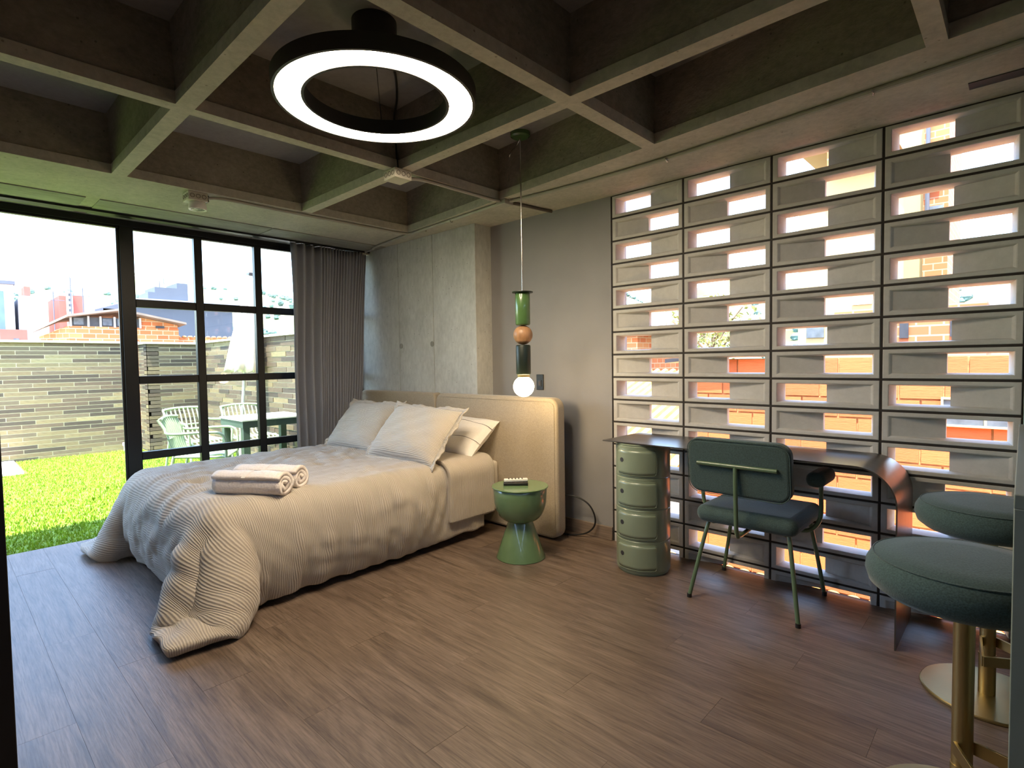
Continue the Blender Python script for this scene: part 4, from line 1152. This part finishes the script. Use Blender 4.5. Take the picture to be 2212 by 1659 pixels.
MB().box(-66, -59.0, 5.2, 5.6, -6, 7.95).build('stair_core', 'white_w', t)
MB().box(-66, -59.5, 5.6, 6.45, -6, 7.7).build('wing', 'red_w', t)
wins(t, 'X', -59.0, (5.3,), [4.0 + .45 * k for k in range(9)], .2, .22, 'dark_w')
t = bld('brick_annex', -60, -56, .6, 2.2, -3, 4.4, 'red_w', 'low red brick block in front of the grey tower')
MB().box(-56.05, -55.9, 1.35, 1.7, 3.4, 3.7).build('window', 'winglass', t)

def brick_house():
    t = thing('brick_house', (-20, 1.2, -1), 'orange brick house with low roof and window band behind the garden wall', 'building')
    MB().box(-23, -20, -.17, 2.9, -1, 2.62).build('walls', 'farbrick', t)
    MB().hexa([(-23, -.17, -1), (-21.0, -.80, -1), (-20, -.17, -1), (-22, -.1, -1)], [(-23, -.17, 2.4), (-21.0, -.80, 2.3), (-20, -.17, 2.62), (-22, -.1, 2.62)]).build('wing', 'farbrick', t)
    MB().box(-20.35, -20.05, -.12, 1.75, 2.62, 2.92).build('window_recess', 'dark_w', t)
    for y in (-.15, .30, .62, 1.0, 1.38, 1.72): MB().box(-20.06, -19.97, y, y + .05, 2.60, 2.95).build('window_post', 'white_w', t)
    for y in (-.05, .7, 1.1): MB().box(-20.05, -20.0, y, y + .25, 2.66, 2.88).build('pane', 'winglass', t)
    for q in (((-21.6, -.95, 2.42), (-20.6, -.98, 2.42), (-19.6, -.25, 2.88), (-21.6, -.25, 2.80)), ((-21.6, -.25, 2.80), (-19.6, -.25, 2.88), (-19.6, 1.1, 3.14), (-21.6, 1.1, 3.02)), ((-21.6, 1.1, 3.02), (-19.6, 1.1, 3.14), (-19.6, 3.05, 2.76), (-21.6, 3.05, 2.66))):
        MB().hexa(q, [(x, y, z + .07) for x, y, z in q]).build('roof', 'roof_w', t)
    MB().hexa([(-22, 1.75, 2.6), (-20.02, 1.75, 2.6), (-20.02, 2.88, 2.6), (-22, 2.88, 2.6)], [(-22, 1.75, 2.98), (-20.02, 1.75, 2.98), (-20.02, 2.88, 2.76), (-22, 2.88, 2.70)]).build('gable', 'farbrick', t)
    MB().box(-20.03, -19.96, 2.2, 2.45, 2.62, 2.70).build('vent', 'dark_w', t)
    MB().box(-24, -20.4, 2.9, 6.3, -1, 2.34).build('lower_wall', 'farbrick', t)
    for k in range(16): MB().sphere((-20.45, 3.0 + k * .2, 2.36), .085, 8, 6, (1.4, 1, .6)).build('ridge_tile', 'terram', t)
brick_house()
t = bld('grey_building', -34, -29, 3.6, 8.0, -1, 4.22, 'grey_w', 'blue-grey clad flat building behind the brick house')
MB().box(-34.2, -28.6, 3.4, 9.0, 4.45, 4.56).build('roof_slab', 'lgrey_w', t)
MB().box(-33.8, -29.2, 3.7, 7.9, 4.2, 4.45).build('parapet', 'white_w', t)
for a, b, z in ((4.2, 4.49, 4.95), (4.49, 5.46, 5.22), (5.46, 5.95, 5.5)): MB().box(-31, -29.2, a, b, 4.5, z).build('roof_volume', 'grey_w', t)
MB().tube([(-30, 4.9, 5.2), (-30, 4.9, 5.75), (-30, 5.1, 5.77), (-30, 5.1, 5.5)], .02, 6).build('antenna', 'grey_w', t)
t = bld('grey_building', -31, -29, 2.35, 3.3, -1, 4.02, 'grey_w', 'dark sloping roof volume left of the window post')
MB().hexa([(-31, 2.04, 3.5), (-29, 2.04, 3.5), (-29, 3.3, 4.0), (-31, 3.3, 4.0)], [(-31, 2.04, 3.96), (-29, 2.04, 3.96), (-29, 3.3, 4.4), (-31, 3.3, 4.4)]).build('lean_to_roof', 'grey_w', t)
for k, (y, h_) in enumerate(((2.4, 5.5), (1.9, 6.0), (1.2, 5.2))):
    t = thing('antenna_mast', (-34, y, 0), ('tv antenna mast with cross bars, tallest of the three', 'tv antenna mast nearest the window post', 'short tv antenna mast above the brick house roof')[(1, 0, 2)[k]], 'antenna', 'antenna masts')
    MB().tube([(-34, y, 3), (-34, y, h_)], .025, 6).build('mast', 'grey_w', t)
    for z in (h_ - .1, h_ - .45): MB().tube([(-34, y - .45, z), (-34, y + .45, z)], .015, 6).build('cross_bar', 'grey_w', t)

# hills with scattered trees on both sides
def hill(name, f, us, vs_, label):
    G = [[f(u, v) for u in us] for v in vs_]
    return tag(MB().grid(G).build(name, 'hill', smooth=180, recalc=False), label, kind='structure')
def hz(d, a):
    base = (d - 90) * .24 if d > 90 else 0
    return -6 + max(0, base) * (1 + .12 * math.sin(a * 9) + .08 * math.sin(a * 23 + d * .02)) + 2.5 * math.sin(d * .05 + a * 11) * (d > 95)
def hpos(a, d): return (2 + -d * math.cos(a), -3 + d * math.sin(a), hz(d, a))
angs = [-.25 + 1.95 * i / 110 for i in range(111)]
dists = [60, 80, 95, 110, 125, 140, 160, 180, 200, 220, 235, 250, 262]
for lo, hi, mt_, lab in ((0, 55, 'hill', 'hillside far beyond the garden roofs, haze painted into its pale colour'), (54, 111, 'hill_green', 'green-ochre hillside with trees beyond the block screen')):
    tag(MB().grid([[hpos(a, d) for a in angs[lo:hi]] for d in dists]).build('hillside', mt_, smooth=180), lab, 'hill', kind='structure')
def blob(seed, n=10, m=7):
    r_ = random.Random(seed); mb = MB().sphere((0, 0, 0), 1, n, m, (1, 1, .8))
    mb.v = [(x * (1 + r_.uniform(-.22, .22)), y * (1 + r_.uniform(-.22, .22)), z * (1 + r_.uniform(-.2, .2)) + .5) for x, y, z in mb.v]
    me_ = bpy.data.meshes.new('tree_crowns'); me_.from_pydata(mb.v, [], mb.f); return mb
protos = [blob(k) for k in range(4)]
mbt = MB(); r_ = random.Random(5)
for k in range(2600):
    a = r_.uniform(-.2, 1.65); d = r_.choice((r_.uniform(92, 150), r_.uniform(110, 255)))
    if math.sin(a * 13 + 2) + math.sin(d * .07 + a * 5) + r_.uniform(-.9, .9) < .1: continue
    x, y, z = hpos(a, d); s_ = r_.uniform(.5, 1.4); pr = protos[k % 4]
    mbt.add([(x + p_[0] * s_, y + p_[1] * s_, z + p_[2] * s_) for p_ in pr.v], pr.f)
tag(mbt.build('hillside_trees', 'leaf', recalc=False), 'scattered trees covering the far hillside', 'trees', kind='stuff')

# ------------------------------------------------------------------ neighbours behind the block wall
nb = thing('neighbour_wall', (.6, 3.5, -1.5), 'rough orange hollow-brick wall close behind the block screen', 'wall', kind='structure')
brick_wall(nb, (-1.18, 3.5), (3.4, 3.5), -1.4, 1.26, (0, -1), L=.36, pitch=.215, off=.5, gap=.018, depth=.03, mats=('terra',), wts=(1,), body='terram', thick=.2, seed=8, rough=.012)
MB().hexa([(-1.35, 3.35, 1.22), (.05, 3.35, 1.34), (.05, 3.8, 1.34), (-1.35, 3.8, 1.22)], [(-1.35, 3.35, 1.27), (.05, 3.35, 1.39), (.05, 3.8, 1.39), (-1.35, 3.8, 1.27)]).build('eave', 'dark_w', nb)
tw = thing('neighbour_window', (2.0, 3.46, .4), 'small framed window in the neighbouring brick wall', 'window', kind='structure')
MB().box(1.50, 2.05, 3.44, 3.50, .58, .60).build('frame', 'cream_w', tw); MB().box(1.50, 2.05, 3.44, 3.50, .84, .86).build('frame', 'cream_w', tw)
for x in (1.50, 1.82, 2.03): MB().box(x, x + .02, 3.44, 3.50, .6, .84).build('frame', 'cream_w', tw)
MB().box(1.52, 2.03, 3.455, 3.47, .6, .84).build('pane', 'winglass', tw)
rf = thing('tiled_roof', (-1, 2.2, -1.3), 'ochre clay tile roof of the house below the block screen', 'roof', kind='structure')
MB().hexa([(-7, .45, -.75), (4.2, .45, -.75), (4.2, 3.4, -1.40), (-7, 3.4, -1.40)], [(-7, .45, -.70), (4.2, .45, -.70), (4.2, 3.4, -1.35), (-7, 3.4, -1.35)]).build('roof_deck', 'tile', rf)
def tile_mesh():
    n = 8; vs = []; fs = []
    for k in range(2):
        for i in range(n + 1):
            a = PI * i / n; r = .085 if k == 0 else .075; vs.append((r * math.cos(a), k * .42, r * .6 * math.sin(a) - k * .0))
    for i in range(n): fs.append((i, i + 1, n + 1 + i + 1, n + 1 + i))
    me_ = bpy.data.meshes.new('roof_tile'); me_.from_pydata(vs, [], fs); me_.materials.append(M['tile']); me_.polygons.foreach_set('use_smooth', [True] * n); return me_
tm = tile_mesh(); cnt = 0
for j in range(8):
    for i in range(36):
        y = .47 + j * .36; zz = -.70 - (y - .45) * .2203
        raw('roof_tile', tm, rf, Vector((-3.0 + i * .19, y, zz + .012)) - root_loc(rf), rot=(-.217 + .03, 0, 0)); cnt += 1
rf2 = thing('tiled_roof', (-3.6, 5, .2), 'ochre clay tile roof rising beyond the brick wall corner', 'roof', kind='structure')
MB().hexa([(-9, 4.2, -.4), (-1.6, 4.2, -.4), (-1.6, 8, .9), (-9, 8, .9)], [(-9, 4.2, -.3), (-1.6, 4.2, -.3), (-1.6, 8, 1.0), (-9, 8, 1.0)]).build('roof_deck', 'tile', rf2)
for i in range(26):
    x = -6.6 + i * .19
    MB().tube([(x, 4.2, -.3), (x, 8, 1.0)], .07, 8).build('tile_row', 'tile', rf2, smooth=True)
t = thing('small_brick_house', (-9, 11, -1), 'small orange brick house with barred window seen low through the screen', 'building')
MB().box(-12.5, -6.2, 11, 15, -1, 2.0).build('walls', 'farbrick', t)
MB().hexa([(-12.9, 10.6, 2.0), (-5.9, 10.6, 2.0), (-5.9, 15.4, 2.0), (-12.9, 15.4, 2.0)], [(-12.9, 10.6, 2.1), (-5.9, 10.6, 2.1), (-5.9, 15.4, 2.7), (-12.9, 15.4, 2.7)]).build('roof', 'roof_w', t)
wn_ = MB().box(-8.3, -7.2, 10.95, 11.02, .9, 1.6).build('window', 'winglass', t)
for k in range(6): MB().box(-8.3 + k * .21, -8.26 + k * .21, 10.9, 10.96, .88, 1.62).build('bar', 'white_w', wn_)
for z in (.88, 1.24, 1.6): MB().box(-8.32, -7.18, 10.9, 10.96, z, z + .03).build('bar', 'white_w', wn_)
t = thing('cream_building', (-1.2, 12, -2), 'tall cream rendered apartment block filling the third screen column', 'building')
MB().box(-2.15, -.35, 12, 15, -2, 5.7).build('walls', 'cream_w', t)
MB().box(-1.45, -.3, 11.7, 15, 5.7, 6.6).build('top_storey', 'farbrick2', t)
MB().box(-2.25, -.25, 11.6, 15, 6.5, 6.75).build('roof_slab', 'cream_w', t)
MB().box(-1.4, -1.05, 11.66, 11.75, 5.75, 6.3).build('window', 'white_w', t)
for z in (2.5, 4.55): MB().box(-.95, -.55, 11.96, 12.02, z, z + .1).build('vent_hood', 'white_w', t)
MB().box(-1.95, -1.55, 11.96, 12.02, 1.75, 2.05).build('window', 'winglass', t)
t = thing('brick_apartments', (.6, 16, -2), 'orange brick apartment building with pale piers at the right', 'building')
MB().box(-.7, -.05, 16.3, 20, -2, 8.4).build('pale_pier', 'cream_w', t)
MB().box(-.05, .5, 16, 20, -2, 8.4).build('walls', 'farbrick2', t)
MB().box(.06, .40, 15.94, 16.02, 4.4, 5.4).build('window', 'winglass', t)
MB().box(-.05, .32, 15.9, 16.0, 5.9, 6.1).build('balcony', 'cream_w', t)
MB().tube([(.05, 15.9, 4.6), (.05, 15.9, 7.9)], .05, 8).build('downpipe', 'grey_w', t)
t = thing('brick_terrace', (1.0, 9, -2), 'low brick terrace with cream stair wall seen through the right column', 'building')
MB().box(-.75, 1.6, 9.4, 11.4, -2, 2.2).build('walls', 'farbrick2', t)
MB().hexa([(-.7, 9.0, -2), (.5, 9.0, -2), (.5, 9.2, -2), (-.7, 9.2, -2)], [(-.7, 9.0, 1.72), (.02, 9.0, 1.72), (.02, 9.2, 1.72), (-.7, 9.2, 1.72)]).build('stair_wall', 'cream_w', t)
for x in (-.35, .35, 1.1): MB().box(x, x + .14, 9.36, 9.42, 1.6, 2.05).build('window', 'dark_w', t)
t = thing('leafy_tree', (-2.6, 7.5, -1), 'yellow-green leafy tree between the neighbouring roofs', 'tree')
MB().tube(spline([(-2.9, 8.6, -1), (-2.85, 8.6, .6), (-2.95, 8.6, 1.5), (-2.7, 8.6, 2.0)], 4), .05, 8).build('trunk', 'bark', t, smooth=True)
for a in range(5): MB().tube(spline([(-2.9, 8.6, .9 + .15 * a), (-2.9 + .4 * math.cos(a * 1.3), 8.6 + .3 * math.sin(a * 2), 1.4 + .15 * a), (-2.9 + .9 * math.cos(a * 1.3), 8.6 + .5 * math.sin(a * 2), 1.8 + .15 * a)], 4), .02, 6).build('branch', 'bark', t, smooth=True)
mb = MB(); r_ = random.Random(3)
for k in range(900):
    a, b_ = r_.uniform(0, 2 * PI), r_.uniform(-1, 1); R_ = r_.uniform(.3, 1.0) * 1.1; cx, cy, cz_ = -2.9 + R_ * math.cos(a) * math.sqrt(1 - b_ * b_), 8.6 + R_ * math.sin(a) * math.sqrt(1 - b_ * b_), 1.9 + .7 * R_ * b_
    u = Vector((r_.uniform(-1, 1), r_.uniform(-1, 1), r_.uniform(-1, 1))).normalized() * .06; v = Vector((r_.uniform(-1, 1), r_.uniform(-1, 1), r_.uniform(-1, 1))).normalized() * .035; c_ = Vector((cx, cy, cz_))
    mb.add([c_ - u, c_ + v, c_ + u, c_ - v], [(0, 1, 2, 3)])
tag(mb.build('foliage', 'leafy', t, recalc=False), kind='stuff')
t = thing('bounce_tower', (8, 8, -6), 'unseen orange brick block added beside the block screen to warm its reveals', 'building')  # unseen block, added to hide sky and bounce orange light into the screen
MB().box(3.6, 12, 3.2, 12, -6, 11).build('walls', 'farbrick2', t)
MB().box(3.4, 12.2, 3.0, 12.2, 11, 11.3).build('roof_slab', 'cream_w', t)
wins(t, 'Y', 3.2, (4.6, 6.8, 9.0), (-3, 0, 3, 6, 9), 1.1, 1.2)
wins(t, 'X', 3.54, (4.4, 6.6, 8.8), (-3, 0, 3, 6, 9), 1.1, 1.2)
# street-level ground far below
cg = thing('city_ground', (0, 0, -6), 'dusty ground far below between the houses', 'ground', kind='structure')
MB().box(-120, 60, -60, 120, -6.5, -6).build('ground', 'roof_w', cg)
